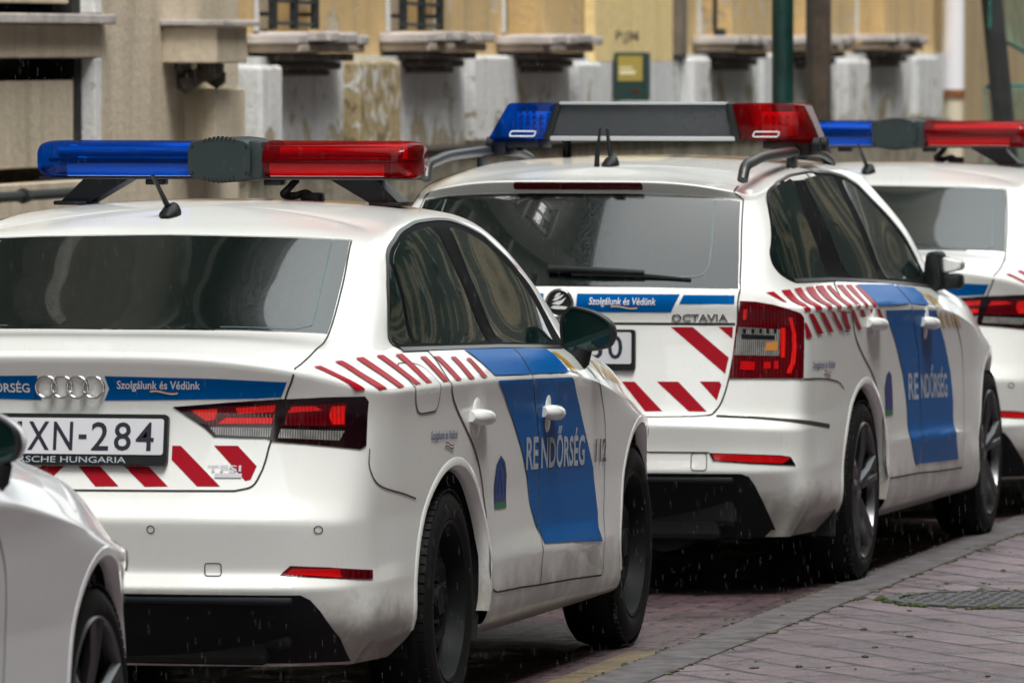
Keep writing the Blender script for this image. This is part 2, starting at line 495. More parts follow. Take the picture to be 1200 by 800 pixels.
def estate_rows():
    W = [(-.58, .838), (-.35, .858), (0, .878), (.5, .890), (1.05, .893), (1.7, .893), (2.35, .884), (2.8, .848), (3.1, .785)]
    sy = [-.68, -.38, 0, .5, 1.05, 1.7, 2.35, 2.8, 3.12]
    W = [(-.68, .835), (-.38, .860)] + W[2:]
    c = lambda v: [v] * 5
    f4 = lambda v: [v] * 4
    kw = dict(k1=.64, corner=(.745, .803), yc0=-.83, ynom=-.98, side_y=sy)
    lr = lambda yr, yf, w, z, **k: low_row(yr, yf, w, z, W, **{**kw, **k})
    rows = []
    rows.append(lr(-.95, 3.42, .90, ztab(c(.20), [(-1, .20), (4, .17)], f4(.17)), ws=.93))
    rows.append(lr(-1.00, 3.48, LOW_W, ztab(c(.325), [(-.68, .315), (-.35, .28), (.48, .243), (2, .22), (3.1, .19)], f4(.19))))
    rows.append(lr(-1.055, 3.53, LINE_W, ztab(c(.425), [(-.68, .43), (.25, .47), (1.93, .43), (3.1, .36)], f4(.33))))
    rows.append(lr(-1.050, 3.53, .994, ztab(c(.49), [(-.68, .495), (.25, .50), (1.93, .455), (3.1, .43)], f4(.42))))
    rows.append(lr(-1.065, 3.55, .992, ztab([.585, .584, .575, .567, .562], [(-.68, .56), (.3, .60), (1.93, .56), (3.1, .54)], f4(.52))))
    rows.append(lr(-1.005, 3.545, .988, ztab(c(.615), [(-.68, .61), (.3, .665), (1.93, .65), (3.1, .60)], f4(.58)), ws=.99))
    rows.append(lr(-.965, 3.53, .994, ztab([.905, .905, .905, .90, .895], [(-.68, .89), (.3, .87), (1.93, .80), (3.1, .69)], f4(.66)), ws=.99))
    rows.append(lr(-.975, 3.49, CREASE_W, ztab([.985, .985, .98, .975, .972], [(-.68, .968), (-.38, .962), (.3, .948), (1.0, .922), (1.7, .872), (2.35, .79), (2.8, .728), (3.1, .69)], [.68, .685, .695, .695]), ws=.985))
    rows.append([(0, -.965, 1.015), (.40, -.957, 1.014), (.628, -.915, 1.010), (.712, -.86, 1.006), (.755, -.77, 1.003), (.782, -.62, 1.0),
                 (.802, -.38, .998), (.825, 0, .993), (.848, .5, .98), (.858, 1.05, .960), (.853, 1.7, .93), (.818, 2.30, .895), (.775, 2.68, .865), (.71, 2.96, .84),
                 (.60, 3.10, .84), (.46, 3.15, .85), (.26, 3.17, .86), (0, 3.18, .865)])
    rows.append([(0, -.945, 1.045), (.40, -.937, 1.044), (.612, -.905, 1.042), (.680, -.85, 1.046), (.715, -.76, 1.052), (.735, -.60, 1.056),
                 (.748, -.36, 1.054), (.768, .05, 1.045), (.787, .5, 1.03), (.797, 1.05, 1.008), (.79, 1.7, .98), (.75, 2.18, .963), (.70, 2.34, .963), (.615, 2.41, .968),
                 (.50, 2.46, .975), (.40, 2.49, .98), (.25, 2.52, .985), (0, 2.54, .99)])
    rows.append([(0, -.80, 1.20), (.38, -.793, 1.198), (.578, -.765, 1.194), (.640, -.72, 1.195), (.665, -.64, 1.205), (.680, -.48, 1.215),
                 (.690, -.25, 1.222), (.703, .12, 1.224), (.712, .6, 1.218), (.715, 1.08, 1.20), (.72, 1.63, 1.178), (.68, 1.93, 1.148), (.645, 2.01, 1.148), (.57, 2.07, 1.153),
                 (.46, 2.11, 1.158), (.36, 2.14, 1.163), (.23, 2.16, 1.168), (0, 2.17, 1.17)])
    rows.append([(0, -.66, 1.345), (.35, -.652, 1.342), (.525, -.625, 1.330), (.578, -.58, 1.325), (.600, -.50, 1.335), (.612, -.34, 1.355),
                 (.620, -.12, 1.375), (.625, .25, 1.392), (.624, .68, 1.398), (.618, 1.08, 1.390), (.613, 1.43, 1.360), (.60, 1.57, 1.334), (.575, 1.63, 1.33), (.515, 1.68, 1.335),
                 (.42, 1.71, 1.34), (.32, 1.73, 1.345), (.2, 1.75, 1.348), (0, 1.76, 1.35)])
    rows.append([(0, -.705, 1.392), (.35, -.692, 1.386), (.515, -.645, 1.360), (.570, -.585, 1.343), (.592, -.50, 1.350), (.603, -.34, 1.369),
                 (.611, -.12, 1.388), (.616, .25, 1.404), (.615, .68, 1.410), (.609, 1.08, 1.402), (.604, 1.43, 1.371), (.590, 1.565, 1.345), (.566, 1.62, 1.341), (.507, 1.67, 1.346),
                 (.41, 1.70, 1.351), (.31, 1.72, 1.355), (.19, 1.74, 1.358), (0, 1.75, 1.36)])
    rows.append([(0, -.50, 1.400), (.28, -.49, 1.397), (.44, -.46, 1.384), (.49, -.42, 1.379), (.512, -.34, 1.384), (.523, -.18, 1.402),
                 (.530, .0, 1.416), (.533, .28, 1.432), (.532, .68, 1.438), (.525, 1.05, 1.430), (.51, 1.3, 1.408), (.49, 1.39, 1.395), (.465, 1.43, 1.392), (.40, 1.46, 1.395),
                 (.33, 1.475, 1.398), (.25, 1.485, 1.401), (.15, 1.49, 1.403), (0, 1.495, 1.404)])
    ys = [-.30, -.30, -.29, -.28, -.22, -.12, .05, .3, .65, .95, 1.1, 1.15, 1.18, 1.2, 1.21, 1.215, 1.22, 1.22]
    rows.append([(0, y, 1.464 - .045 * (y - .55) ** 2) for y in ys])
    return rows

SEDAN = Skin(sedan_rows(), sharp=(2, 3, 4, 7), arches=((0.02, .316, .372), (2.637, .316, .372)))
ESTATE = Skin(estate_rows(), sharp=(2, 4, 5, 7, 11, 12), arches=((0.0, .316, .365), (2.686, .316, .365)))
# outlines of glass, lamps, gaps and livery measured on the cars: (frame, points in metres on that car)
TR = {
    'S_dlo': ('R', [(-0.23, 1.018), (-0.246, 1.037), (-0.082, 1.154), (0.123, 1.266), (0.185, 1.288), (0.348, 1.326), (0.586, 1.349), (0.822, 1.352), (1.007, 1.347), (1.177, 1.326), (1.323, 1.296), (1.398, 1.259), (1.481, 1.219), (1.556, 1.162), (1.704, 1.102), (1.842, 1.039), (1.867, 0.983), (1.709, 0.95), (1.473, 0.966), (0.832, 0.99), (0.167, 1.009)]),
    'S_quarter': ('R', [(0.095, 1.243), (-0.054, 1.031), (-0.177, 1.03), (-0.21, 1.043), (-0.157, 1.086)]),
    'S_rglass': ('R', [(0.132, 1.247), (0.246, 1.294), (0.404, 1.321), (0.584, 1.334), (0.715, 1.335), (0.672, 1.252), (0.713, 1.13), (0.736, 1.032), (0.694, 1.007), (-0.017, 1.026)]),
    'S_fglass': ('R', [(0.909, 1.329), (1.115, 1.31), (1.271, 1.28), (1.37, 1.225), (1.457, 1.16), (1.583, 1.088), (1.671, 1.03), (1.642, 0.97), (0.898, 0.998), (0.916, 1.07), (0.88, 1.186)]),
    'S_bpil': ('R', [(0.768, 1.338), (0.762, 1.214), (0.817, 1.078), (0.807, 1.003), (0.755, 1.004), (0.753, 1.08), (0.687, 1.216), (0.712, 1.334)]),
    'S_st': ('R', [(-0.789, 0.992), (-0.752, 0.993), (-0.704, 0.93), (-0.741, 0.927), (-0.68, 1.002), (-0.632, 1.003), (-0.576, 0.927), (-0.648, 0.926), (-0.554, 1.007), (-0.487, 1.007), (-0.444, 0.927), (-0.509, 0.926), (-0.417, 1.009), (-0.354, 1.008), (-0.299, 0.928), (-0.361, 0.927), (-0.28, 1.007), (-0.205, 1.006), (-0.203, 0.928), (-0.263, 0.928), (-0.109, 0.995), (-0.046, 0.993), (-0.049, 0.926), (-0.113, 0.927), (0.004, 0.991), (0.071, 0.989), (0.08, 0.925), (0.009, 0.925), (0.151, 0.985), (0.215, 0.982), (0.219, 0.923), (0.147, 0.923), (0.284, 0.976), (0.343, 0.974), (0.366, 0.921), (0.295, 0.921)]),
    'S_blueu1': ('R', [(0.411, 0.994), (0.934, 0.977), (0.859, 0.955), (0.862, 0.905), (0.446, 0.919), (0.407, 0.964)]),
    'S_blueu2': ('R', [(0.979, 0.976), (1.41, 0.959), (1.401, 0.929), (1.448, 0.89), (1.428, 0.882), (0.896, 0.903), (0.891, 0.954)]),
    'S_yel1': ('R', [(1.42, 0.953), (1.502, 0.95), (1.576, 0.888), (1.513, 0.888)]),
    'S_yel': ('R', [(1.988, 0.92), (2.069, 0.917), (2.078, 0.847), (1.988, 0.851), (2.054, 0.907), (2.139, 0.904), (2.223, 0.836), (2.139, 0.841), (2.133, 0.892), (2.22, 0.889), (2.401, 0.823), (2.312, 0.828), (2.215, 0.872), (2.275, 0.87), (0.657, 0.898), (2.505, 0.814)]),
    'S_bluel': ('R', [(0.447, 0.905), (0.546, 0.865), (0.675, 0.787), (0.792, 0.701), (0.882, 0.611), (0.915, 0.535), (0.984, 0.47), (1.049, 0.419), (1.443, 0.396), (1.932, 0.366), (1.879, 0.41), (1.892, 0.456), (1.83, 0.592), (1.714, 0.689), (1.599, 0.788), (1.468, 0.869), (0.886, 0.896)]),
    'S_seamB': ('R', [(0.996, 0.979), (0.859, 0.955), (0.882, 0.903), (0.949, 0.829), (1.007, 0.777), (1.024, 0.702), (1.041, 0.602), (1.015, 0.505), (0.99, 0.457), (1.005, 0.358), (1.066, 0.294)]),
    'S_seamR': ('R', [(0.039, 1.011), (-0.052, 0.944), (-0.086, 0.92), (-0.059, 0.883), (0.032, 0.839), (0.138, 0.78), (0.235, 0.716), (0.31, 0.635), (0.36, 0.542), (0.368, 0.445), (0.383, 0.372), (0.411, 0.322), (0.475, 0.311), (1.068, 0.292), (2.012, 0.261)]),
    'S_seamF': ('R', [(1.882, 0.84), (1.969, 0.785), (2.048, 0.725), (2.07, 0.652), (2.056, 0.549), (1.997, 0.45), (1.953, 0.35), (2.012, 0.261)]),
    'S_rocker': ('R', [(0.255, 0.294), (0.415, 0.305), (1.079, 0.278), (2.022, 0.248)]),
    'S_txt1': ('R', [(0.848, 0.73), (1.019, 0.633)]),
    'S_txt2': ('R', [(1.058, 0.72), (1.686, 0.599)]),
    'S_txt3': ('R', [(1.844, 0.678), (2.024, 0.605)]),
    'S_oval': ('R', [(0.454, 0.551), (0.453, 0.621), (0.478, 0.675), (0.529, 0.694), (0.583, 0.675), (0.609, 0.634), (0.6, 0.548)]),
    'S_slog': ('R', [(-0.222, 0.799), (0.039, 0.766)]),
    'S_handR': ('R', [(0.245, 0.835), (0.124, 0.826), (0.367, 0.815), (0.251, 0.794)]),
    'S_handF': ('R', [(1.141, 0.81), (1.014, 0.806), (1.277, 0.795), (1.15, 0.765)]),
    'S_cap': ('R', [(-0.358, 0.972), (-0.302, 0.981), (-0.174, 0.979), (-0.146, 0.964), (-0.193, 0.915), (-0.167, 0.853), (-0.197, 0.849), (-0.332, 0.85), (-0.375, 0.873), (-0.392, 0.923)]),
    'S_bseam': ('R', [(-0.692, 0.76), (-0.694, 0.71), (-0.636, 0.661), (-0.429, 0.632), (-0.165, 0.604)]),
    'S_lid': ('B', [(-0.483, 0.653), (0.002, 0.66), (0.452, 0.664), (0.497, 0.676), (0.517, 0.709), (0.528, 0.743), (0.54, 0.797)]),
    'S_lid2': ('T', [(0.568, -0.839), (0.599, -0.851), (0.596, -0.434), (0.526, 0.139)]),
    'S_bl1': ('B', [(-0.198, 0.966), (-0.093, 0.967), (-0.107, 0.932), (-0.102, 0.902), (-0.205, 0.896)]),
    'S_bl2': ('B', [(0.087, 0.969), (0.097, 0.934), (0.081, 0.901), (0.269, 0.904), (0.5, 0.91), (0.57, 0.914), (0.587, 0.957), (0.39, 0.965)]),
    'S_text_r': ('B', [(-0.2, 0.952), (-0.119, 0.923)]),
    'S_slogb': ('B', [(0.121, 0.96), (0.352, 0.929)]),
    'S_rings': ('B', [(-0.104, 0.937), (0.093, 0.939), (-0.003, 0.97), (-0.009, 0.905)]),
    'S_plate': ('B', [(0.265, 0.866), (0.271, 0.73)]),
    'S_chr': ('B', [(-0.117, 0.842), (-0.061, 0.765), (-0.05, 0.843), (0.012, 0.766), (0.059, 0.844), (0.107, 0.767), (0.12, 0.844), (0.168, 0.768), (0.181, 0.845), (0.229, 0.768), (0.255, 0.759)]),
    'S_dealer': ('B', [(-0.189, 0.75), (0.153, 0.738)]),
    'S_red': ('B', [(0.006, 0.725), (0.067, 0.726), (0.126, 0.673), (0.062, 0.672), (0.145, 0.727), (0.213, 0.727), (0.271, 0.674), (0.208, 0.673), (0.265, 0.782), (0.298, 0.782), (0.412, 0.675), (0.35, 0.675), (0.267, 0.75), (0.388, 0.783), (0.452, 0.783), (0.506, 0.729), (0.484, 0.687), (0.428, 0.74)]),
    'S_tfsi': ('B', [(0.373, 0.731), (0.471, 0.714), (0.395, 0.709), (0.467, 0.698)]),
    'S_tl_in': (40, [(-0.343, 0.886), (-0.219, 0.899), (-0.102, 0.909), (-0.13, 0.802), (-0.191, 0.803), (-0.256, 0.806), (-0.275, 0.83)]),
    'S_tl_out': (40, [(-0.097, 0.908), (0.007, 0.912), (0.129, 0.912), (0.144, 0.898), (0.141, 0.829), (0.136, 0.779), (0.113, 0.771), (-0.018, 0.785), (-0.127, 0.795)]),
    'S_tl_ir': (40, [(-0.31, 0.878), (-0.218, 0.888), (-0.112, 0.896), (-0.121, 0.84), (-0.267, 0.837)]),
    'S_tl_iw': (40, [(-0.264, 0.832), (-0.123, 0.831), (-0.131, 0.806), (-0.25, 0.811)]),
    'S_tl_or': (40, [(-0.082, 0.895), (0.077, 0.902), (0.077, 0.854), (0.071, 0.829), (-0.101, 0.836)]),
    'S_tl_ow': (40, [(-0.104, 0.828), (0.068, 0.82), (0.051, 0.795), (-0.111, 0.804)]),
    'S_refl': (40, [(-0.135, 0.44), (-0.11, 0.466), (-0.002, 0.46), (0.157, 0.445), (0.155, 0.421), (-0.02, 0.432)]),
    'S_sens': ('B', [(0.234, 0.567), (0.676, 0.558), (0.397, 0.455)]),
    'S_hook': ('B', [(0.375, 0.473), (0.423, 0.437)]),
    'S_diff': ('B', [(0.171, 0.392), (0.632, 0.388), (0.652, 0.376), (0.67, 0.352), (0.692, 0.309), (0.711, 0.267)]),
    'S_rglassR': ('T', [(-0.501, 0.192), (-0.249, 0.181), (0.127, 0.166), (0.376, 0.153), (0.526, 0.139), (0.56, -0.112), (0.596, -0.425), (0.29, -0.481), (-0.073, -0.472), (-0.317, -0.463)]),
    'S_antb': ('T', [(-0.073, 0.462)]),
    'E_dlo': ('R', [(-0.446, 1.35), (-0.237, 1.381), (0.015, 1.401), (0.305, 1.408), (0.615, 1.404), (0.878, 1.384), (1.118, 1.347), (1.217, 1.302), (1.352, 1.244), (1.477, 1.174), (1.66, 1.098), (1.871, 1.023), (1.649, 0.967), (1.299, 0.983), (0.549, 1.017), (-0.065, 1.04), (-0.644, 1.05), (-0.729, 1.079), (-0.751, 1.111), (-0.732, 1.151)]),
    'E_g1': ('R', [(-0.431, 1.344), (-0.266, 1.373), (-0.039, 1.393), (-0.145, 1.239), (-0.121, 1.127), (-0.133, 1.054), (-0.613, 1.06), (-0.704, 1.087), (-0.727, 1.116), (-0.716, 1.15)]),
    'E_g2': ('R', [(0.129, 1.389), (0.345, 1.394), (0.655, 1.389), (0.637, 1.259), (0.678, 1.122), (0.694, 1.025), (0.205, 1.044), (0.138, 1.165), (0.115, 1.299)]),
    'E_g3': ('R', [(0.783, 1.378), (1.04, 1.342), (1.155, 1.294), (1.286, 1.233), (1.415, 1.163), (1.561, 1.088), (1.363, 1.019), (1.236, 0.997), (0.818, 1.02), (0.798, 1.14), (0.777, 1.277)]),
    'E_st': ('R', [(-0.873, 1.022), (-0.844, 1.024), (-0.832, 0.987), (-0.84, 0.99), (-0.797, 1.027), (-0.731, 1.028), (-0.768, 0.961), (-0.806, 0.959), (-0.684, 1.03), (-0.603, 1.031), (-0.669, 0.961), (-0.725, 0.961), (-0.548, 1.03), (-0.437, 1.03), (-0.549, 0.96), (-0.604, 0.96), (-0.398, 1.031), (-0.288, 1.029), (-0.416, 0.957), (-0.477, 0.958), (-0.241, 1.028), (-0.181, 1.026), (-0.268, 0.956), (-0.331, 0.956), (-0.089, 1.025), (0.005, 1.023), (-0.14, 0.952), (-0.192, 0.953), (0.036, 1.021), (0.132, 1.02), (-0.018, 0.949), (-0.061, 0.949), (0.168, 1.016), (0.246, 1.014), (0.121, 0.945), (0.063, 0.945)]),
    'E_st2': ('R', [(-0.808, 0.921), (-0.798, 0.92), (-0.75, 0.87), (-0.799, 0.869), (-0.787, 0.95), (-0.748, 0.95), (-0.634, 0.879), (-0.688, 0.878), (-0.695, 0.952), (-0.645, 0.95), (-0.504, 0.88), (-0.561, 0.881), (-0.564, 0.95), (-0.517, 0.949), (-0.361, 0.881), (-0.409, 0.881), (-0.432, 0.948), (-0.359, 0.947), (-0.263, 0.881), (-0.313, 0.881), (-0.286, 0.946), (-0.235, 0.946), (-0.092, 0.875), (-0.145, 0.875), (-0.157, 0.944), (-0.09, 0.943), (-0.039, 0.916), (-0.092, 0.915), (0.006, 0.94), (0.062, 0.94), (0.112, 0.92), (0.056, 0.919), (0.119, 0.938), (0.177, 0.936), (0.323, 0.869), (0.264, 0.868)]),
    'E_blueu1': ('R', [(0.299, 1.012), (0.854, 0.995), (0.752, 0.966), (0.715, 0.931), (0.151, 0.946)]),
    'E_blueu2': ('R', [(0.895, 0.992), (1.271, 0.972), (1.164, 0.945), (1.138, 0.915), (0.766, 0.93), (0.801, 0.965)]),
    'E_bluel': ('R', [(0.282, 0.928), (0.489, 0.818), (0.668, 0.685), (0.738, 0.561), (0.746, 0.466), (0.879, 0.359), (1.32, 0.347), (1.792, 0.332), (1.642, 0.427), (1.688, 0.55), (1.648, 0.658), (1.499, 0.776), (1.267, 0.897), (0.744, 0.918)]),
    'E_yelu': ('R', [(1.208, 0.962), (1.241, 0.958), (1.337, 0.906), (1.28, 0.907), (1.277, 0.953), (1.315, 0.949), (1.448, 0.899), (1.388, 0.901)]),
    'E_yell': ('R', [(1.322, 0.888), (1.375, 0.886), (1.519, 0.825), (1.464, 0.827), (1.448, 0.88), (1.503, 0.879), (1.65, 0.821), (1.594, 0.823), (1.598, 0.869), (1.657, 0.866), (1.802, 0.816), (1.746, 0.818)]),
    'E_seamB': ('R', [(0.89, 1.004), (0.752, 0.966), (0.729, 0.928), (0.88, 0.844), (0.967, 0.764), (0.996, 0.672), (0.978, 0.489), (0.951, 0.319)]),
    'E_seamR': ('R', [(-0.207, 1.035), (-0.539, 0.958), (-0.465, 0.91), (-0.33, 0.841), (-0.132, 0.775), (0.081, 0.708), (0.22, 0.613), (0.266, 0.492), (0.284, 0.386), (0.316, 0.337), (0.952, 0.318), (1.869, 0.291)]),
    'E_seamF': ('R', [(1.544, 0.884), (1.728, 0.815), (1.884, 0.731), (1.936, 0.634), (1.898, 0.478), (1.821, 0.356), (1.869, 0.291)]),
    'E_txt': ('R', [(0.735, 0.694), (1.546, 0.612)]),
    'E_slog': ('R', [(-0.737, 0.789), (-0.467, 0.753)]),
    'E_oval': ('R', [(0.303, 0.568), (0.319, 0.654), (0.348, 0.697), (0.392, 0.713), (0.441, 0.694), (0.457, 0.648), (0.442, 0.562)]),
    'E_handR': ('R', [(0.075, 0.91), (-0.07, 0.894), (0.272, 0.888), (0.092, 0.856)]),
    'E_handF': ('R', [(1.07, 0.88), (0.907, 0.864), (1.291, 0.855), (1.094, 0.824)]),
    'E_glass': ('B', [(0.154, 1.364), (0.358, 1.356), (0.544, 1.332), (0.583, 1.144), (0.602, 1.034), (0.299, 1.039)]),
    'E_lid': ('B', [(0.501, 1.381), (0.603, 1.032), (0.599, 0.917), (0.582, 0.774), (0.56, 0.675), (0.534, 0.626), (0.499, 0.612), (0.328, 0.607)]),
    'E_bl1': ('B', [(0.024, 1.015), (0.409, 1.017), (0.378, 0.957), (0.019, 0.955)]),
    'E_bl2': ('B', [(0.421, 1.014), (0.59, 1.013), (0.592, 0.983), (0.407, 0.984)]),
    'E_slogb': ('B', [(0.099, 1.004), (0.326, 0.974)]),
    'E_oct': ('B', [(0.381, 0.957), (0.568, 0.932)]),
    'E_embl': ('B', [(-0.018, 0.986), (0.026, 0.986)]),
    'E_plate': ('B', [(0.252, 0.899), (0.256, 0.761)]),
    'E_dig': ('B', [(0.171, 0.881), (0.22, 0.801)]),
    'E_ledge': ('B', [(0.127, 0.915), (0.599, 0.914)]),
    'E_red': ('B', [(0.377, 0.908), (0.451, 0.908), (0.573, 0.806), (0.563, 0.752), (0.537, 0.909), (0.585, 0.909), (0.583, 0.869), (0.216, 0.724), (0.26, 0.724), (0.357, 0.626), (0.299, 0.625), (0.335, 0.725), (0.407, 0.725), (0.506, 0.626), (0.446, 0.626), (0.479, 0.726), (0.547, 0.726), (0.556, 0.715), (0.538, 0.663)]),
    'E_tl': (40, [(-0.131, 0.995), (-0.081, 0.992), (-0.02, 0.982), (0.04, 0.967), (0.077, 0.953), (0.092, 0.938), (0.092, 0.858), (0.085, 0.734), (-0.058, 0.737), (-0.171, 0.737), (-0.156, 0.803), (-0.142, 0.889)]),
    'E_tl_c': (40, [(-0.134, 0.909), (-0.064, 0.904), (0.008, 0.899), (0.001, 0.81), (-0.083, 0.813), (-0.15, 0.814)]),
    'E_tl_v': (40, [(0.011, 0.904), (0.029, 0.904), (0.027, 0.858), (0.022, 0.804), (0.007, 0.804)]),
    'E_tl_o': (40, [(0.038, 0.939), (0.049, 0.939), (0.061, 0.887), (0.061, 0.83), (0.054, 0.787), (0.038, 0.75), (0.024, 0.753), (0.04, 0.787), (0.048, 0.83), (0.05, 0.887)]),
    'E_tl_b1': (40, [(-0.131, 0.794), (-0.087, 0.791), (-0.092, 0.763), (-0.136, 0.766)]),
    'E_tl_b2': (40, [(-0.057, 0.791), (-0.032, 0.79), (-0.034, 0.768), (-0.059, 0.768)]),
    'E_tl_b3': (40, [(-0.019, 0.793), (-0.003, 0.793), (-0.005, 0.767), (-0.021, 0.767)]),
    'E_tl_t': (40, [(-0.121, 0.969), (-0.11, 0.969), (-0.111, 0.934), (-0.121, 0.934)]),
    'E_bseam': ('R', [(-0.818, 0.731), (-0.66, 0.727), (-0.5, 0.716), (-0.38, 0.703), (-0.293, 0.679)]),
    'E_groove': (40, [(-0.22, 0.611), (-0.117, 0.607), (0.003, 0.596), (0.138, 0.582), (0.299, 0.561)]),
    'E_line': ('B', [(0.334, 0.493), (0.523, 0.491)]),
    'E_refl': (40, [(-0.258, 0.49), (-0.16, 0.487), (-0.025, 0.48), (0.013, 0.474), (0.035, 0.444), (-0.134, 0.454), (-0.247, 0.463)]),
    'E_hook': ('B', [(0.463, 0.491), (0.515, 0.431)]),
    'E_diff': ('B', [(0.334, 0.421), (0.627, 0.42), (0.658, 0.405), (0.673, 0.369), (0.687, 0.319)]),
    'E_brake': ('B', [(-0.239, 1.395), (0.21, 1.394), (0.228, 1.367), (-0.211, 1.368)]),
    'E_wip': ('B', [(-0.048, 1.104), (0.29, 1.089), (0.453, 1.065)]),
    'E_rail': ('T', [(0.441, -0.082)]),
}
# ------------------------------------------------------------------ car materials
def drops(m, scale, strength, dist=.001, lo=.55, hi=.7):
    """rain standing on a surface: a fine bump of separate beads"""
    tc = N(m, "ShaderNodeTexCoord")
    v = N(m, "ShaderNodeTexVoronoi"); v.inputs["Scale"].default_value = scale
    n = N(m, "ShaderNodeTexNoise"); n.inputs["Scale"].default_value = scale * .3; n.inputs["Detail"].default_value = 3
    L(m, tc.outputs["Object"], v.inputs["Vector"]); L(m, tc.outputs["Object"], n.inputs["Vector"])
    mr = N(m, "ShaderNodeMapRange"); mr.inputs["From Min"].default_value = .45; mr.inputs["From Max"].default_value = .0
    L(m, v.outputs["Distance"], mr.inputs["Value"])
    th = N(m, "ShaderNodeMapRange"); th.inputs["From Min"].default_value = lo; th.inputs["From Max"].default_value = hi
    L(m, n.outputs["Fac"], th.inputs["Value"])
    mu = N(m, "ShaderNodeMath", operation='MULTIPLY')
    L(m, mr.outputs[0], mu.inputs[0]); L(m, th.outputs[0], mu.inputs[1])
    bp = N(m, "ShaderNodeBump"); bp.inputs["Strength"].default_value = strength; bp.inputs["Distance"].default_value = dist
    L(m, mu.outputs[0], bp.inputs["Height"])
    L(m, bp.outputs[0], bsdf(m).inputs["Normal"])
    return mu
def car_paint(name, col, metal=0.0):
    m = principled(name, col, .35, metal, .25, coat=.8)
    b = bsdf(m)
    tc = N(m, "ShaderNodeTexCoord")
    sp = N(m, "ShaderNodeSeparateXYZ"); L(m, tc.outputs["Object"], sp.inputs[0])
    # road dirt in blotches on sills and bumper corners, deepened to paint low-door shade
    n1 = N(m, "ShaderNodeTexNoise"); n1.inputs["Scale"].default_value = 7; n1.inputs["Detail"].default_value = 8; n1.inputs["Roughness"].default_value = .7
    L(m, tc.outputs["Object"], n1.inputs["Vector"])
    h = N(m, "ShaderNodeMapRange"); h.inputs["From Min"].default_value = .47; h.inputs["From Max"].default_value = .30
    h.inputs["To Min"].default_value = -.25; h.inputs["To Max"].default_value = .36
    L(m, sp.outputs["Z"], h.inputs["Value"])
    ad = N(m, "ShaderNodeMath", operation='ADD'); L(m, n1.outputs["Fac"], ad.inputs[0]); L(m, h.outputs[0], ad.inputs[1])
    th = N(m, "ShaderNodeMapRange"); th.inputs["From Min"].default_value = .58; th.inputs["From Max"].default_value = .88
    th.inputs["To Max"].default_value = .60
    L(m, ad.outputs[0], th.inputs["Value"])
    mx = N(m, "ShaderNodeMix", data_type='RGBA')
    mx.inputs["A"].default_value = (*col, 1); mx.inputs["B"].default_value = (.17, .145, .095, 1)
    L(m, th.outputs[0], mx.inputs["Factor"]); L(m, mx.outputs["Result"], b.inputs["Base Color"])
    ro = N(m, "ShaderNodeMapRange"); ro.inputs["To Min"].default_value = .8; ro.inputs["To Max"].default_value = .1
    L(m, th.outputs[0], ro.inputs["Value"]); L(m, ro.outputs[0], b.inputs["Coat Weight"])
    drops(m, 320, .08, .0010)
    return m
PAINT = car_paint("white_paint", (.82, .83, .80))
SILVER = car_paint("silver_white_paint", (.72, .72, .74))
GLASS = principled("tinted_glass", (.003, .007, .006), .02, spec=.68, ior=1.75); drops(GLASS, 420, .06, .0008, .2, .4)
SIDEGLASS = principled("side_glass", (.002, .012, .010), .02, spec=.5, ior=1.5); drops(SIDEGLASS, 430, .03, .0006, .4, .6)
BLACK = principled("black_plastic", (.009, .011, .012), .45, spec=.3)
TRIM = principled("window_rubber", (.006, .006, .007), .7, spec=.06)
DIFF = principled("grey_black_plastic", (.004, .006, .008), .5, spec=.22)
DARK = principled("dark_underside", (.006, .006, .006), .9)
GAP = principled("panel_gap", (.03, .028, .026), .8)
CHROME = principled("chrome", (.72, .72, .72), .12, 1.0)
ALU = principled("brushed_rail", (.075, .078, .078), .40, .6)
STEELRIM = principled("steel_rim", (.007, .008, .009), .55, .0, spec=.14)
ALLOY = principled("alloy_rim", (.15, .155, .16), .28, .9)
BLUE = principled("blue_vinyl", (.0, .095, .33), .3, spec=.5, ior=1.07); drops(BLUE, 260, .12, .0012)
RED = principled("red_vinyl", (.34, .010, .020), .3, spec=.5, ior=1.10); drops(RED, 260, .12, .0012)
GOLD = principled("yellow_vinyl", (.60, .34, .035), .3, coat=.4)
LETTER = principled("reflective_grey_lettering", (.42, .46, .52), .4)
WHITE = principled("white_vinyl", (.78, .78, .78), .35)
NAVY = principled("navy_print", (.02, .03, .16), .4)
GREY112 = principled("grey_print", (.12, .12, .12), .6, spec=.1)
GREEN = principled("green_print", (.02, .16, .06), .4)
SKYB = principled("pale_reflective_label", (.75, .80, .82), .35)
RAILGREY = principled("pale_grey_rail", (.42, .44, .46), .35)
PLATE = principled("plate_white", (.66, .67, .70), .35)
PLATEINK = principled("plate_ink", (.015, .016, .03), .4)
LAMPDARK = principled("lamp_housing", (.010, .002, .004), .10, coat=.15)
LAMPRED = principled("lamp_red", (.50, .004, .006), .10, coat=.1)
LAMPGLOW = principled("lamp_bright_red", (.85, .015, .012), .15, coat=.1)
LAMPDEEP = principled("lamp_deep_red", (.085, .002, .005), .10, coat=.1)
LAMPCLEAR = principled("lamp_clear", (.24, .24, .23), .15, .4, coat=.3)
AMBER = principled("lamp_amber", (.55, .22, .05), .2, coat=1)
LENSBLUE = principled("beacon_blue", (.002, .016, .19), .10, coat=.2)
LENSBLUE2 = principled("beacon_blue_pale", (.002, .070, .33), .14, coat=.2)
LENSRED = principled("beacon_red", (.26, .003, .010), .10, coat=.2)
LENSRED2 = principled("beacon_red_pale", (.40, .040, .055), .14, coat=.2)
SIREN = principled("siren_plastic", (.020, .030, .031), .5, spec=.3)
DCHROME = principled("dark_chrome", (.30, .30, .30), .18, 1.0)
LEDPANEL = principled("led_panel", (.050, .055, .062), .35); drops(LEDPANEL, 420, .8, .004, .3, .5)
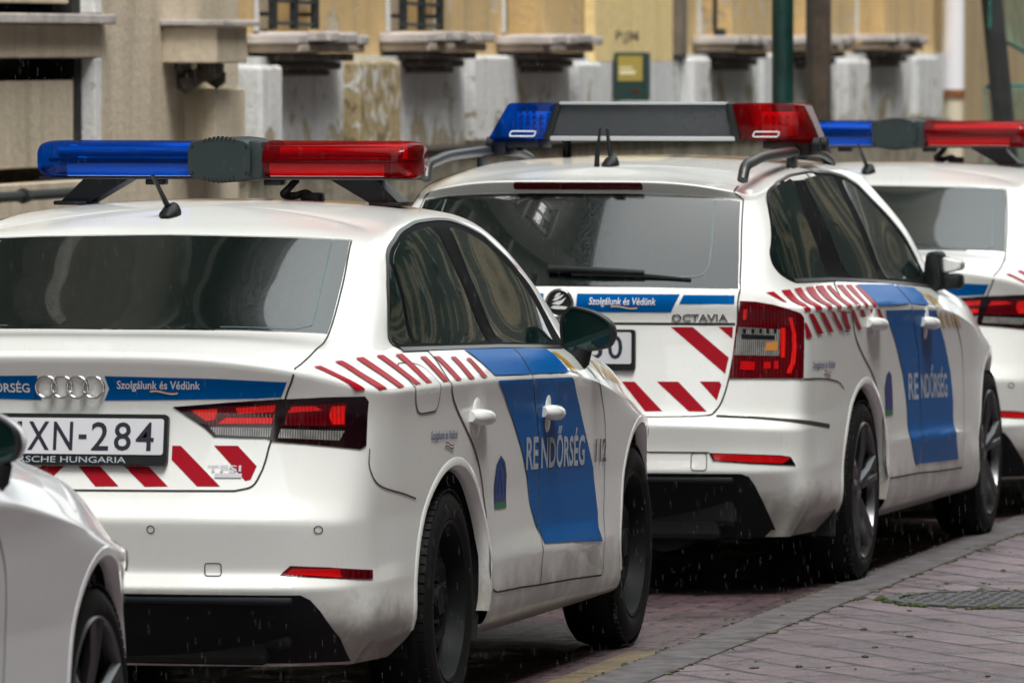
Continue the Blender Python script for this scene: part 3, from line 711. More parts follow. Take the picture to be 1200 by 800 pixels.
MIRRORGLASS = principled("mirror_glass", (.008, .028, .024), .04, .5)
def ribbed(m, a, b, scale, axis='X'):
    """moulded ribs of a lamp lens: brighter and darker bands with a bump"""
    tc = N(m, "ShaderNodeTexCoord")
    w = N(m, "ShaderNodeTexWave", bands_direction=axis); w.inputs["Scale"].default_value = scale; w.inputs["Distortion"].default_value = .6
    n = N(m, "ShaderNodeTexNoise"); n.inputs["Scale"].default_value = 38
    L(m, tc.outputs["Object"], w.inputs["Vector"]); L(m, tc.outputs["Object"], n.inputs["Vector"])
    mu = N(m, "ShaderNodeMath", operation='MULTIPLY'); L(m, w.outputs["Fac"], mu.inputs[0]); L(m, n.outputs["Fac"], mu.inputs[1])
    mr = N(m, "ShaderNodeMapRange"); mr.inputs["From Min"].default_value = .1; mr.inputs["From Max"].default_value = .55
    L(m, mu.outputs[0], mr.inputs["Value"])
    mx = N(m, "ShaderNodeMix", data_type='RGBA'); mx.inputs["A"].default_value = (*a, 1); mx.inputs["B"].default_value = (*b, 1)
    L(m, mr.outputs[0], mx.inputs["Factor"]); L(m, mx.outputs["Result"], bsdf(m).inputs["Base Color"])
    bp = N(m, "ShaderNodeBump"); bp.inputs["Strength"].default_value = .15; bp.inputs["Distance"].default_value = .002
    L(m, w.outputs["Fac"], bp.inputs["Height"]); L(m, bp.outputs[0], bsdf(m).inputs["Normal"])
ribbed(LAMPCLEAR, (.12, .12, .12), (.48, .46, .43), 50)
ribbed(LAMPDEEP, (.065, .001, .003), (.125, .002, .006), 30)
ribbed(LAMPGLOW, (.62, .008, .008), (.90, .016, .013), 34)
def lens_mat(name, tint, body, keep):
    """coloured clear plastic: what stands inside shows through in the colour of the lens"""
    m = principled(name, body, .06, spec=.5)
    tr = N(m, "ShaderNodeBsdfTransparent"); tr.inputs["Color"].default_value = (*tint, 1)
    mx = N(m, "ShaderNodeMixShader"); mx.inputs["Fac"].default_value = keep
    L(m, tr.outputs[0], mx.inputs[1]); L(m, bsdf(m).outputs[0], mx.inputs[2])
    L(m, mx.outputs[0], m.node_tree.nodes["Material Output"].inputs["Surface"])
    return m
CLEARBLUE = lens_mat("clear_blue_lens", (.020, .36, .98), (.001, .030, .19), .26)
CLEARRED = lens_mat("clear_red_lens", (.95, .030, .045), (.22, .002, .006), .30)
REFLECTOR = principled("beacon_reflector", (.72, .72, .74), .22, .7)
WHITEBOX = principled("beacon_white_part", (.70, .70, .70), .5)
def tyre_mat():
    m = principled("tyre_rubber", (.006, .0065, .0065), .65, spec=.2)
    tc = N(m, "ShaderNodeTexCoord")
    n = N(m, "ShaderNodeTexNoise"); n.inputs["Scale"].default_value = 60
    L(m, tc.outputs["Object"], n.inputs["Vector"])
    bp = N(m, "ShaderNodeBump"); bp.inputs["Strength"].default_value = .3; bp.inputs["Distance"].default_value = .003
    L(m, n.outputs["Fac"], bp.inputs["Height"]); L(m, bp.outputs[0], bsdf(m).inputs["Normal"])
    return m
RUBBER = tyre_mat()

# ------------------------------------------------------------------ car pieces
mir = lambda poly: [(-p[0], p[1]) for p in poly]
def flat_text(bm, mesh2d, o, ex, ez, mi=0):
    V, F = mesh2d[0]
    o, ex, ez = Vector(o), Vector(ex), Vector(ez)
    vs = [bm.verts.new(o + ex * v[0] + ez * v[1]) for v in V]
    for f in F:
        try: bm.faces.new([vs[i] for i in f]).material_index = mi
        except ValueError: pass
def slope2d(t, k, y0):
    (V, F), tagm = t
    return (([(v[0], v[1] + (v[0] - y0) * k) for v in V], F), tagm)
def arch_lips(skin, parent, mat):
    for (yc, zc, r) in skin.arches:
        for sx in (1, -1):
            bm = bmesh.new()
            rings = []
            for k in range(41):
                a = math.pi * (-.046 + 1.092 * k / 40)
                row = []
                for rr, dx in ((r + .026, .0008), (r + .022, .0035), (r + .004, .0035), (r - .006, -.006), (r - .012, -.016), (r - .0125, -.030)):
                    y, z = yc + rr * math.cos(a), zc + rr * math.sin(a)
                    loc, n = skin.hit((2 * sx, y, max(z, .262)), (-sx, 0, 0))
                    row.append(bm.verts.new((loc.x + sx * dx, y, z)))
                rings.append(row)
            for A, B in zip(rings[:-1], rings[1:]):
                for i in range(5): bm.faces.new((A[i], A[i + 1], B[i + 1], B[i]))
            bmesh.ops.remove_doubles(bm, verts=bm.verts, dist=1e-5)
            bmesh.ops.recalc_face_normals(bm, faces=bm.faces)
            obj("wheel_arch_lip", bm, mat, parent, smooth=35)
def underside(skin, parent, y0, y1, w=.72):
    bm = bmesh.new()
    for (yc, zc, r) in skin.arches:                             # wheel houses
        for sx in (1, -1):
            R_ = r - .004
            prev = None
            for k in range(25):
                a = math.pi * (-.12 + 1.24 * k / 24)
                y, z = yc + R_ * math.cos(a), zc + R_ * math.sin(a)
                loc, n = skin.hit((2 * sx, y, max(z, .27)), (-sx, 0, 0))
                q = [bm.verts.new((loc.x - sx * .026, y, z)), bm.verts.new((sx * .50, y, z))]
                if prev: bm.faces.new((prev[0], prev[1], q[1], q[0]))
                prev = q
            ring = [bm.verts.new((sx * .50, yc + R_ * math.cos(math.pi * (-.12 + 1.24 * k / 24)), zc + R_ * math.sin(math.pi * (-.12 + 1.24 * k / 24)))) for k in range(25)]
            bm.faces.new(ring)
    box(bm, (0, (y0 + y1) / 2, .235), (w * 2 * .74, y1 - y0, .08), bevel=.02)
    box(bm, (0, 1.3, .235), (1.60, 1.6, .06), bevel=.02)
    box(bm, (0, y0 + .05, .32), (1.20, .10, .16), bevel=.02)
    tube(bm, [(.35, y0 + .04, .25), (.35, y0 + .5, .25)], .10, seg=14)
    return obj("underbody", bm, DARK, parent)
def wheel(parent, x, y, r, side, style, w=.20):
    root = empty("wheel", (x * side, y, r)); root.parent = parent
    s = side
    bm = bmesh.new()
    rr = .222 if style == 'steel' else .232
    prof = [(-.10, rr - .01), (-.098, rr + .02), (-.092, r - .035), (-.075, r - .012), (-.045, r - .002), (0, r), (.045, r - .002), (.072, r - .010),
            (.088, r - .030), (.096, r - .055), (.094, rr + .018), (.086, rr + .004), (.078, rr - .008)]
    lathe_x(bm, [(a * s, b) for a, b in prof], 72)
    for k in range(72):                                         # shoulder tread blocks
        a = 2 * math.pi * k / 72
        c = (.068 * s, (r - .008) * math.cos(a), (r - .008) * math.sin(a))
        box(bm, c, (.030, .021, .004), rx=a + math.pi / 2)
    bmesh.ops.recalc_face_normals(bm, faces=bm.faces)
    t = obj("tyre", bm, RUBBER, root, smooth=40)
    bm = bmesh.new()
    if style == 'steel':
        prof = [(.084, rr + .006), (.090, rr + .001), (.086, rr - .008), (.070, rr - .016), (.045, rr - .026), (.020, rr - .034), (.012, .165), (.030, .150), (.052, .128), (.058, .105), (.046, .085), (.044, .05), (.062, .040), (.064, .0)]
        lathe_x(bm, [(a * s, b) for a, b in prof], 56)
        for k in range(10):
            a = 2 * math.pi * k / 10
            box(bm, (.0415 * s, .143 * math.cos(a), .143 * math.sin(a)), (.012, .034, .020), rx=a + math.pi / 2, bevel=.005, mi=1)
        for k in range(5):
            a = 2 * math.pi * (k + .5) / 5
            lathe_x(bm, [(.046 * s, .011), (.060 * s, .010), (.062 * s, .0)], 8, (0, .062 * math.cos(a), .062 * math.sin(a)))
        mats = [STEELRIM, DARK]
    else:
        prof = [(.086, rr + .006), (.094, rr), (.088, rr - .010), (.060, rr - .018), (-.02, rr - .028), (-.03, .04), (-.03, 0)]
        lathe_x(bm, [(a * s, b) for a, b in prof[:4]], 56)
        lathe_x(bm, [(a * s, b) for a, b in prof[3:]], 56, mi=1)
        lathe_x(bm, [(.02 * s, .075), (.060 * s, .066), (.070 * s, .05), (.072 * s, 0)], 24)
        for k in range(5):
            for e in (-.15, .15):
                a0 = 2 * math.pi * k / 5 + .3; a1 = a0 + e
                p0 = (.052 * s, .045 * math.cos(a0 + e * .3), .045 * math.sin(a0 + e * .3)); p1 = (.078 * s, (rr - .006) * math.cos(a1), (rr - .006) * math.sin(a1))
                pm = (.074 * s, .14 * math.cos(a0 + e * .8), .14 * math.sin(a0 + e * .8))
                tube(bm, [p0, pm, p1], [.024, .017, .020], seg=6)
            a = 2 * math.pi * (k + .5) / 5 + .3
            lathe_x(bm, [(.06 * s, .009), (.072 * s, .008), (.073 * s, 0)], 8, (0, .035 * math.cos(a), .035 * math.sin(a)))
        mats = [ALLOY, DARK]
    bmesh.ops.recalc_face_normals(bm, faces=bm.faces)
    obj("rim", bm, mats, root, smooth=35)
    bm = bmesh.new()
    lathe_x(bm, [(-.06 * s, 0), (-.06 * s, .14), (-.03 * s, .14), (-.03 * s, 0)], 32)
    obj("brake_disc", bm, STEELRIM, root, smooth=35)
    return root
def handle(skin, parent, y, z, mat, side=1, length=.17, tilt=-.06):
    """pull handle bridging a shallow cup"""
    fr = 'R' if side > 0 else 'L'
    O, ex, ez, d = FRAMES[fr]
    bm = bmesh.new()
    loc, n = skin.hit(O + ex * y + ez * z, d)
    pts = []
    for k in range(9):
        t = -1 + 2 * k / 8
        off = .004 + .018 * (1 - abs(t) ** 3)
        p, nn = skin.hit(O + ex * (y + t * length / 2) + ez * (z + tilt * t * length / 2), d)
        pts.append(p + nn * off)
    tube(bm, pts, [.018, .024, .027, .027, .027, .027, .027, .024, .018], seg=12, flat=.85)
    for dz, rz_ in ((.028, .030), (-.030, .030)):                 # lock cover and cup under the grip
        p, nn = skin.hit(O + ex * (y - .01) + ez * (z + dz), d)
        bmesh.ops.create_uvsphere(bm, u_segments=16, v_segments=10, radius=1.0, matrix=Matrix.Translation(p) @ Matrix.Diagonal((.009, .040, rz_, 1)))
    return obj("handle", bm, mat, parent, smooth=50)
def mirror_unit(parent, side, outline, y, cap_mat, base):
    """door mirror: glass faces the tail, cap faces the nose"""
    root = empty("door_mirror"); root.parent = parent
    pts = [Vector((p[0] * side, y, p[1])) for p in spline(outline, 4, closed=True)]
    c = sum(pts, Vector()) / len(pts)
    bm = bmesh.new()
    prof = [(-.004, .90), (-.004, 1.0), (.02, 1.03), (.06, 1.0), (.10, .88), (.13, .66), (.145, .35), (.148, .05)]
    rings = [[bm.verts.new(Vector((c.x + (p.x - c.x) * k, y + dy, c.z + (p.z - c.z) * k))) for p in pts] for dy, k in prof]
    n = len(pts)
    for i, (A, B) in enumerate(zip(rings[:-1], rings[1:])):
        for k in range(n):
            f = bm.faces.new((A[k], A[(k + 1) % n], B[(k + 1) % n], B[k])); f.material_index = 0 if i < 2 else 1
    f = bm.faces.new(rings[-1]); f.material_index = 1
    bmesh.ops.recalc_face_normals(bm, faces=bm.faces)
    obj("mirror_housing", bm, [BLACK, cap_mat], root, smooth=45)
    bm = bmesh.new()
    A = [bm.verts.new(Vector((c.x + (p.x - c.x) * .90, y - .001, c.z + (p.z - c.z) * .90))) for p in pts]
    f = bm.faces.new(A); f.normal_update()
    if f.normal.y > 0: f.normal_flip()
    B = [v.co.copy() for v in A]
    obj("mirror_glass", bm, MIRRORGLASS, root)
    bm = bmesh.new()
    tube(bm, [(p[0] * side, p[1], p[2]) for p in base], [.022, .026, .034], seg=10, flat=1.3)
    obj("mirror_foot", bm, BLACK, root, smooth=50)
    return root
def both(skin, name, polys, off, mat, parents, cell=.03, label=None, edge=True, flat=0.0):
    """the same side panel on the right and on the left of the car"""
    out = []
    for fr, pa in (('R', parents[0]), ('L', parents[1])):
        out.append(patch(name, skin, polys, fr, off, mat, pa, cell, label, edge, flat))
    return out
def quads(pts): return [pts[i:i + 4] for i in range(0, len(pts), 4)]
def swoosh(bmp, skin, fr, x0, z0, w, h, off, parent):
    """small red-white-green ribbon under the slogan"""
    for i, m in enumerate((RED, WHITE, GREEN)):
        dz = -i * h
        top = [(x0 + w * t, z0 + dz + math.sin(t * 5.2 + .6) * h * 1.3) for t in np.linspace(0, 1, 9)]
        bot = [(p[0], p[1] - h) for p in reversed(top)]
        patch("slogan_ribbon", skin, [top + bot], fr, off, m, parent, .05, edge=False)
def T2(k): return list(TR[k][1])
CF = {1: corner_frame(40, 1), -1: corner_frame(40, -1)}
def cpoly(k, side):
    """corner-lamp outline for the right corner or its mirror image"""
    p = T2(k)
    return p if side > 0 else [(-a, b) for a, b in p]
def corner_patch(name, skin, key, off, mat, parent, side, **kw):
    polys = key if isinstance(key, list) else [cpoly(key, side)]
    return patch(name, skin, polys, CF[side], off, mat, parent, .03, **kw)

def beacon_bar_tubes(parent):
    """two long coloured tubes either side of a black siren box, on wedge feet"""
    root = empty("light_bar", (-.012, .95, 1.523)); root.parent = parent
    def lens(name, x0, x1, mats, end):
        bm = bmesh.new()
        prof = []
        for k in range(24):
            a = 2 * math.pi * k / 24 + math.pi / 24
            c, s_ = math.cos(a), math.sin(a)
            prof.append((.135 * math.copysign(abs(c) ** .75, c), .054 * math.copysign(abs(s_) ** .62, s_)))
        xs = [(x0, 1.0), (x1 - end * .060, 1.0), (x1 - end * .036, .985), (x1 - end * .018, .95), (x1 - end * .006, .88), (x1, .76)]
        rings = [[bm.verts.new((x, y * k, z * k)) for y, z in prof] for x, k in xs]
        for A, B in zip(rings[:-1], rings[1:]):
            for i in range(24):
                f = bm.faces.new((A[i], A[(i + 1) % 24], B[(i + 1) % 24], B[i]))
                f.material_index = 1 if (f.calc_center_median().z < -.012) else 0
        bm.faces.new(rings[0])
        cv = bm.verts.new((x1 + end * .002, 0, 0))
        for i in range(24): bm.faces.new((rings[-1][i], rings[-1][(i + 1) % 24], cv))
        bmesh.ops.recalc_face_normals(bm, faces=bm.faces)
        o = obj(name, bm, mats, root, smooth=55)
        return o
    bl = lens("blue_lens", -.090, -.560, [CLEARBLUE, CLEARBLUE], -1)
    rl = lens("red_lens", .120, .556, [CLEARRED, CLEARRED], 1)
    for par, x0, x1, sg in ((bl, -.535, -.10, -1), (rl, .13, .53, 1)):
        xe = x0 if sg < 0 else x1
        bm = bmesh.new()                                         # lower half: pale tray; upper half: lamp tube before a mirror
        box(bm, ((x0 + x1) / 2 - sg * .03, .0, -.030), (x1 - x0 - .06, .18, .038), bevel=.004)
        prism(bm, [(xe - sg * .10, -.048), (xe - sg * .005, -.048), (xe - sg * .03, .030), (xe - sg * .055, .040)], 'y', -.02, .05)
        obj("lamp_tray", bm, WHITEBOX, par, smooth=30)
        bm = bmesh.new()
        tube(bm, [(x0 + .02, -.03, .022), (x1 - .02, -.03, .022)], .015, seg=12)
        box(bm, ((x0 + x1) / 2, .045, .016), (x1 - x0 - .04, .01, .060), bevel=.002)
        obj("lamp_tube", bm, REFLECTOR, par, smooth=40)
        bm = bmesh.new()
        box(bm, ((x0 + x1) / 2, .0, -.004), (x1 - x0 - .02, .20, .010), bevel=.002)
        obj("lamp_divider", bm, DARK, par)
    bm = bmesh.new()
    box(bm, (-.0, 0, .0), (1.06, .18, .004), bevel=.001)         # joint rail seen as a dark line
    box(bm, (0, 0, -.0555), (1.13, .12, .007), bevel=.002)
    obj("bar_rail", bm, ALU, root, smooth=30)
    bm = bmesh.new()
    box(bm, (.097, 0, 0), (.05, .276, .108), bevel=.012)
    box(bm, (-.083, 0, 0), (.03, .274, .106), bevel=.012)
    out = rounded([(-.093, -.050), (.015, -.066), (.091, -.050), (.091, .050), (.015, .063), (-.093, .050)], [.03, .05, .03, .03, .05, .03], 6)
    A = [bm.verts.new((x, -.165, z)) for x, z in out]
    B = [bm.verts.new((x * 1.0, -.150, z * 1.06)) for x, z in out]
    C_ = [bm.verts.new((x, .14, z * 1.06)) for x, z in out]
    n = len(out)
    bm.faces.new(A); bm.faces.new(C_)
    for P_, Q_ in ((A, B), (B, C_)):
        for i in range(n): bm.faces.new((P_[i], P_[(i + 1) % n], Q_[(i + 1) % n], Q_[i]))
    bmesh.ops.recalc_face_normals(bm, faces=bm.faces)
    obj("siren_box", bm, SIREN, root, smooth=30)
    bm = bmesh.new()
    for sgn in (1, -1):                                          # cooling slots and screws of the siren box
        for k in range(8):
            box(bm, (-.043 + k * .0125, -.157, sgn * (.0615 - .0006 * (k - 3.5) ** 2)), (.004, .020, .012), rx=0, ry=.25 * sgn)
    for sx in (-.080, .080):
        for sz in (-.038, .038):
            box(bm, (sx, -.1655, sz), (.008, .004, .008), bevel=.002)
    obj("siren_slots", bm, DARK, root)
    for sx in (1, -1):
        bm = bmesh.new()
        prism(bm, [(sx * .30, -.058), (sx * .435, -.058), (sx * .505, -.125), (sx * .425, -.130)], 'y', -.05, .07)
        box(bm, (sx * .47, .0, -.128), (.10, .15, .012), rz=0, bevel=.004)
        obj("mounting_foot", bm, BLACK, root, smooth=30)
    bm = bmesh.new()
    box(bm, (-.223, -.02, -.066), (.055, .06, .018), bevel=.004); obj("bar_stop", bm, BLACK, root, smooth=40); bm = bmesh.new()
    box(bm, (.13, -.02, -.066), (.055, .06, .018), bevel=.004); obj("bar_stop", bm, BLACK, root, smooth=40); bm = bmesh.new()
    tube(bm, spline([(.19, 0, -.06), (.17, -.02, -.085), (.155, -.02, -.102), (.185, 0, -.106), (.22, .0, -.098), (.235, .01, -.118)], 5), .011, seg=8)
    box(bm, (.235, .01, -.112), (.06, .06, .03), bevel=.006)
    obj("cable", bm, BLACK, root, smooth=40)
    return root

def antenna(parent, skin, x, y, h, lean_y=.09, lean_x=-.05):
    loc, n = skin.hit((x, y, 3), (0, 0, -1))
    bm = bmesh.new()
    st = [(-.055, .012, .005), (-.02, .028, .022), (.01, .030, .032), (.04, .024, .036), (.065, .012, .020)]
    rings = []
    for (dy, w, hh) in st:
        rings.append([bm.verts.new((loc.x + w * math.cos(a), loc.y + dy, loc.z - .004 + hh * math.sin(a) + hh * .15)) for a in [math.pi * k / 8 for k in range(9)]])
    for A, B in zip(rings[:-1], rings[1:]):
        for i in range(8): bm.faces.new((A[i], A[i + 1], B[i + 1], B[i]))
    bm.faces.new(rings[0]); bm.faces.new(rings[-1])
    tube(bm, [(loc.x, loc.y + .02, loc.z + .022), (loc.x + lean_x * .25, loc.y + .02 - lean_y * .25, loc.z + h * .25), (loc.x + lean_x, loc.y + .02 - lean_y, loc.z + h)], [.012, .0085, .0055], seg=8)
    return obj("antenna", bm, BLACK, parent, smooth=40)

def sedan(paint, police, x, y, rz):
    sk = SEDAN
    root = empty("police_car" if police else "parked_car", (x, y, 0), rz)
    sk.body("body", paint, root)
    arch_lips(sk, root, paint)
    underside(sk, root, -.86, 3.36)
    for sx in (1, -1):
        wheel(root, .755, 0.0, .316, sx, 'steel' if police else 'alloy')
        wheel(root, .750, 2.637, .316, sx, 'steel' if police else 'alloy')
    # --- doors (lower panels), with their windows, handles and livery
    sB = T2('S_seamB'); sR = T2('S_seamR')
    sB = [(.975, .990), (.925, .955), (.905, .90), (.95, .829), (1.0, .777), (1.024, .702), (1.035, .602), (1.03, .505), (1.03, .42), (1.035, .358), (1.05, .294)]
    sR = [(.035, 1.016), (-.03, .955), (-.055, .92), (-.03, .883), (.035, .839), (.138, .78), (.235, .716), (.31, .635), (.358, .542), (.372, .446), (.385, .373), (.415, .325), (.478, .310)]
    sR = spline(sR, 3)
    sB = spline(sB, 3)
    sF = spline([(1.80, .950), (1.86, .86), (1.95, .785), (2.00, .725), (2.015, .652), (2.01, .549), (1.98, .45), (1.96, .351), (1.965, .285), (1.95, .264)], 3)
    if not police: sF = [(a - .28, b) for a, b in sF]
    rear_door = sR + [(.8, .303)] + list(reversed(sB)) + [(.55, 1.004)]
    front_door = sB + [(1.5, .281)] + list(reversed(sF)) + [(1.4, .974)]
    doorR = both(sk, "rear_door", [rear_door], .0012, paint, (root, root))
    doorF = both(sk, "front_door", [front_door], .0012, paint, (root, root))
    dlo = T2('S_dlo')
    dlo[0] = (-.20, 1.018); dlo[1] = (-.235, 1.040)
    dlo[12:17] = [(1.500, 1.216), (1.615, 1.152), (1.715, 1.085), (1.80, 1.02), (1.85, .955)]
    dlo = rounded(dlo, .07, 4)
    both(sk, "window_trim", [dlo], .0022, TRIM, (root, root))
    both(sk, "quarter_window", [T2('S_quarter')], .0035, SIDEGLASS, (root, root), flat=.85)
    rg = [(.115, 1.245), (.20, 1.278), (.30, 1.303), (.42, 1.320), (.58, 1.332), (.715, 1.333), (.715, 1.25), (.728, 1.13), (.738, 1.03), (.73, 1.004), (.35, 1.014), (-.015, 1.026)]
    fg = [(.905, 1.329), (1.02, 1.322), (1.14, 1.304), (1.27, 1.276), (1.37, 1.232), (1.47, 1.175), (1.57, 1.105), (1.64, 1.045), (1.665, .985), (1.63, .968), (1.30, .981), (.895, .998), (.885, 1.07), (.88, 1.186)]
    both(sk, "window", [rounded(rg, .045, 4)], .0036, SIDEGLASS, doorR, flat=.85)
    both(sk, "window", [rounded(fg, .045, 4)], .0036, SIDEGLASS, doorF, flat=.85)
    for fr in ('R', 'L'):
        bm = bmesh.new()
        ribbon_bm(bm, sk, dlo[5:65], fr, .012, .0042)
        ribbon_bm(bm, sk, [(-.19, 1.0165), (.3, 1.0035), (.85, .988), (1.35, .969), (1.70, .955)], fr, .016, .0042)
        obj("window_chrome", bm, ALU, root, smooth=True)
        for line, wd in (([(.742, 1.335), (.737, 1.25), (.752, 1.13), (.765, 1.004)], .010), ([(.118, 1.243), (.04, 1.14), (-.033, 1.029)], .014)):
            bm = bmesh.new(); ribbon_bm(bm, sk, line, fr, wd, .005); obj("window_bar", bm, TRIM, root, smooth=True)
    for dR, dF, sd in ((doorR[0], doorF[0], 1), (doorR[1], doorF[1], -1)):
        handle(sk, dR, .245, .815, paint, sd)
        handle(sk, dF, 1.150, .788, paint, sd)
    # --- boot lid, rear window, gaps
    bot = [(-.497, .664), (.452, .664), (.497, .676), (.517, .709), (.528, .743), (.54, .797), (.578, .912), (.597, .955)]
    bot = bot[:1] + spline(bot[1:], 4)
    lid = patch("boot_lid", sk, [[(0, .664)] + bot[1:] + [(.40, .985), (0, .995)] + mir(list(reversed(bot[1:] + [(.40, .985)])))], 'B', .0012, paint, root)
    rgl = [(0, .176), (.127, .170), (.376, .157), (.526, .139), (.545, .02), (.565, -.14), (.582, -.30), (.594, -.425), (.45, -.458), (.29, -.472), (0, -.476)]
    rw = patch("rear_window", sk, [rgl + mir(list(reversed(rgl[1:-1])))], 'T', .003, GLASS, root, .03, flat=.9)
    bm = bmesh.new()
    for s_ in (1, -1):
        ribbon_bm(bm, sk, [(s_ * a, b) for a, b in [(.478, .12), (.50, -.06), (.525, -.25), (.54, -.385), (.50, -.43), (.30, -.445)]], 'T', .006, .004)
    obj("frit_line", bm, principled("frit_line", (.10, .15, .15), .4) if "frit_line" not in MATS else MATS["frit_line"], rw, smooth=True)
    bm = bmesh.new()
    for s_ in (1, -1):
        fl = lambda P_: [(s_ * a, b) for a, b in P_]
        ribbon_bm(bm, sk, fl([(0, .662)] + bot[1:] + [(.604, .974), (.606, .988)]), 'B', .0055, .0016)
        ribbon_bm(bm, sk, fl(spline([(.606, -.85), (.612, -.80), (.617, -.70), (.612, -.56), (.600, -.445), (.570, -.14), (.53, .142)], 4)), 'T', .005, .0016)
        ribbon_bm(bm, sk, fl([(0, .181), (.127, .175), (.376, .162), (.53, .143)]), 'T', .005, .0032)
        fr = 'R' if s_ > 0 else 'L'
        ribbon_bm(bm, sk, spline([(-.685, .77), (-.688, .715), (-.630, .668), (-.43, .634), (-.34, .618)], 6), fr, .005, .0016)
        ribbon_bm(bm, sk, sR + [(.8, .303), (1.05, .294)], fr, .0055, .0022)
        ribbon_bm(bm, sk, sB, fr, .0055, .0022)
        ribbon_bm(bm, sk, sF + [(1.5, .281), (1.05, .294)], fr, .0055, .0022)
    obj("panel_gap", bm, GAP, root)
    cap = rounded([(-.352, .985), (-.21, .982), (-.15, .965), (-.165, .85), (-.34, .848), (-.385, .915)], .035)
    cp = patch("fuel_flap", sk, [cap], 'R', .0015, paint, root)
    bm = bmesh.new(); ribbon_bm(bm, sk, cap, 'R', .004, .0022, closed=True); obj("flap_gap", bm, GAP, cp)
    # --- lamps
    for sd in (1, -1):
        t = corner_patch("tail_light", sk, 'S_tl_out', .004, LAMPDARK, root, sd)
        corner_patch("red_lens", sk, [[(a * sd, b) for a, b in [(-.080, .893), (.075, .897), (.072, .832), (-.098, .838)]]], .0055, LAMPDEEP, t, sd)
        corner_patch("bright_lens", sk, [[(a * sd, b) for a, b in [(-.076, .889), (-.02, .890), (.005, .878), (-.086, .872)]],
                                         [(a * sd, b) for a, b in [(.028, .888), (.070, .890), (.068, .838), (.032, .838), (.022, .862)]]], .0065, LAMPGLOW, t, sd, edge=False)
        corner_patch("clear_lens", sk, 'S_tl_ow', .0055, LAMPCLEAR, t, sd)
        t = corner_patch("boot_light", sk, 'S_tl_in', .004, LAMPDARK, root, sd)
        corner_patch("red_lens", sk, 'S_tl_ir', .0055, LAMPDEEP, t, sd)
        corner_patch("bright_lens", sk, [[(a * sd, b) for a, b in [(-.302, .877), (-.245, .882), (-.25, .853), (-.272, .848)]],
                                         [(a * sd, b) for a, b in [(-.225, .858), (-.120, .858), (-.123, .842), (-.245, .841)]],
                                         [(a * sd, b) for a, b in [(-.205, .885), (-.116, .893), (-.118, .874), (-.20, .868)]]], .0065, LAMPGLOW, t, sd, edge=False)
        corner_patch("clear_lens", sk, 'S_tl_iw', .0055, LAMPCLEAR, t, sd)
        corner_patch("lamp_gap", sk, [[(a * sd, b) for a, b in [(-.108, .909), (-.090, .908), (-.120, .795), (-.137, .801)]]], .0042, LAMPDARK, t, sd)
        rf = corner_patch("reflector", sk, 'S_refl', .003, LAMPDEEP, root, sd)
        corner_patch("bright_lens", sk, [[(a * sd, b) for a, b in [(-.122, .443), (-.104, .460), (.03, .456), (.03, .430), (-.02, .435)]]], .0045, LAMPRED, rf, sd, edge=False)
        hl = patch("headlight", sk, [[(sd * a, b) for a, b in [(.42, .60), (.50, .72), (.80, .70), (.80, .63), (.62, .58)]]], 'F', .004, LAMPCLEAR, root)
        bm = bmesh.new()
        for sx in (.235, .676):
            ribbon_bm(bm, sk, [(sx * sd + .010 * math.cos(a), .562 + .010 * math.sin(a)) for a in [2 * math.pi * k / 20 for k in range(20)]], 'B', .0028, .0015, .002, closed=True)
        obj("parking_sensor", bm, GAP, root, smooth=True)
    patch("grille", sk, [rounded([(-.36, .33), (.36, .33), (.42, .62), (-.42, .62)], .05)], 'F', .004, BLACK, root)
    bm = bmesh.new(); ribbon_bm(bm, sk, rounded([(.377, .438), (.421, .438), (.421, .472), (.377, .472)], .008), 'B', .003, .0015, closed=True)
    obj("tow_cover_gap", bm, GAP, root)
    df = [(0, .390), (.632, .388), (.655, .374), (.675, .345), (.712, .267), (.72, .20), (0, .20)]
    patch("rear_diffuser", sk, [df + mir(list(reversed(df[1:-1])))], 'B', .003, DIFF, root)
    bm = bmesh.new()
    box(bm, (0, -.935, .372), (1.24, .03, .022), bevel=.008)
    obj("diffuser_lip", bm, DIFF, root, smooth=35)
    # --- mirrors
    outline = [(.796, 1.029), (.815, 1.067), (.838, 1.075), (.899, 1.060), (.944, 1.032), (.958, 1.000), (.953, .974), (.934, .954), (.858, .942), (.808, .948)]
    if not police: outline = [(a - .048, b) for a, b in outline]
    for sd in (1, -1):
        mirror_unit(root, sd, outline, 1.72, BLACK if police else paint, [(.865, 1.73, .955), (.855, 1.735, .925), (.815, 1.76, .90)])
    # --- badge and number plate
    tilt = (sk.hit((0, -3, .87), (0, 1, 0))[0].y - sk.hit((0, -3, .73), (0, 1, 0))[0].y) / .14
    yp = sk.hit((0, -3, .80), (0, 1, 0))[0].y - .020
    if police:
        pl = empty("license_plate", (0, yp, .798)); pl.parent = root
        pl.rotation_euler = (-math.atan(tilt), 0, 0)
        bm = bmesh.new()
        prism(bm, rounded([(-.268, -.068), (.268, -.068), (.268, .068), (-.268, .068)], .012), 'y', -.006, .012)
        obj("plate_frame", bm, BLACK, pl, smooth=35)
        bm = bmesh.new()
        prism(bm, rounded([(-.257, -.041), (.257, -.041), (.257, .056), (-.257, .056)], .008), 'y', -.0085, -.004)
        obj("plate_sheet", bm, PLATE, pl, smooth=35)
        bm = bmesh.new()
        for ch, x0, w in (("M", -.205, .070), ("X", -.118, .060), ("N", -.047, .054), ("2", .058, .048), ("8", .121, .047), ("4", .181, .050)):
            flat_text(bm, text2d(ch, w, .077, (x0, -.031), bold=.010), (0, -.0093, 0), (1, 0, 0), (0, 0, 1))
        box(bm, (.034, -.0093, .006), (.022, .001, .012))
        obj("plate_characters", bm, PLATEINK, pl)
        bm = bmesh.new()
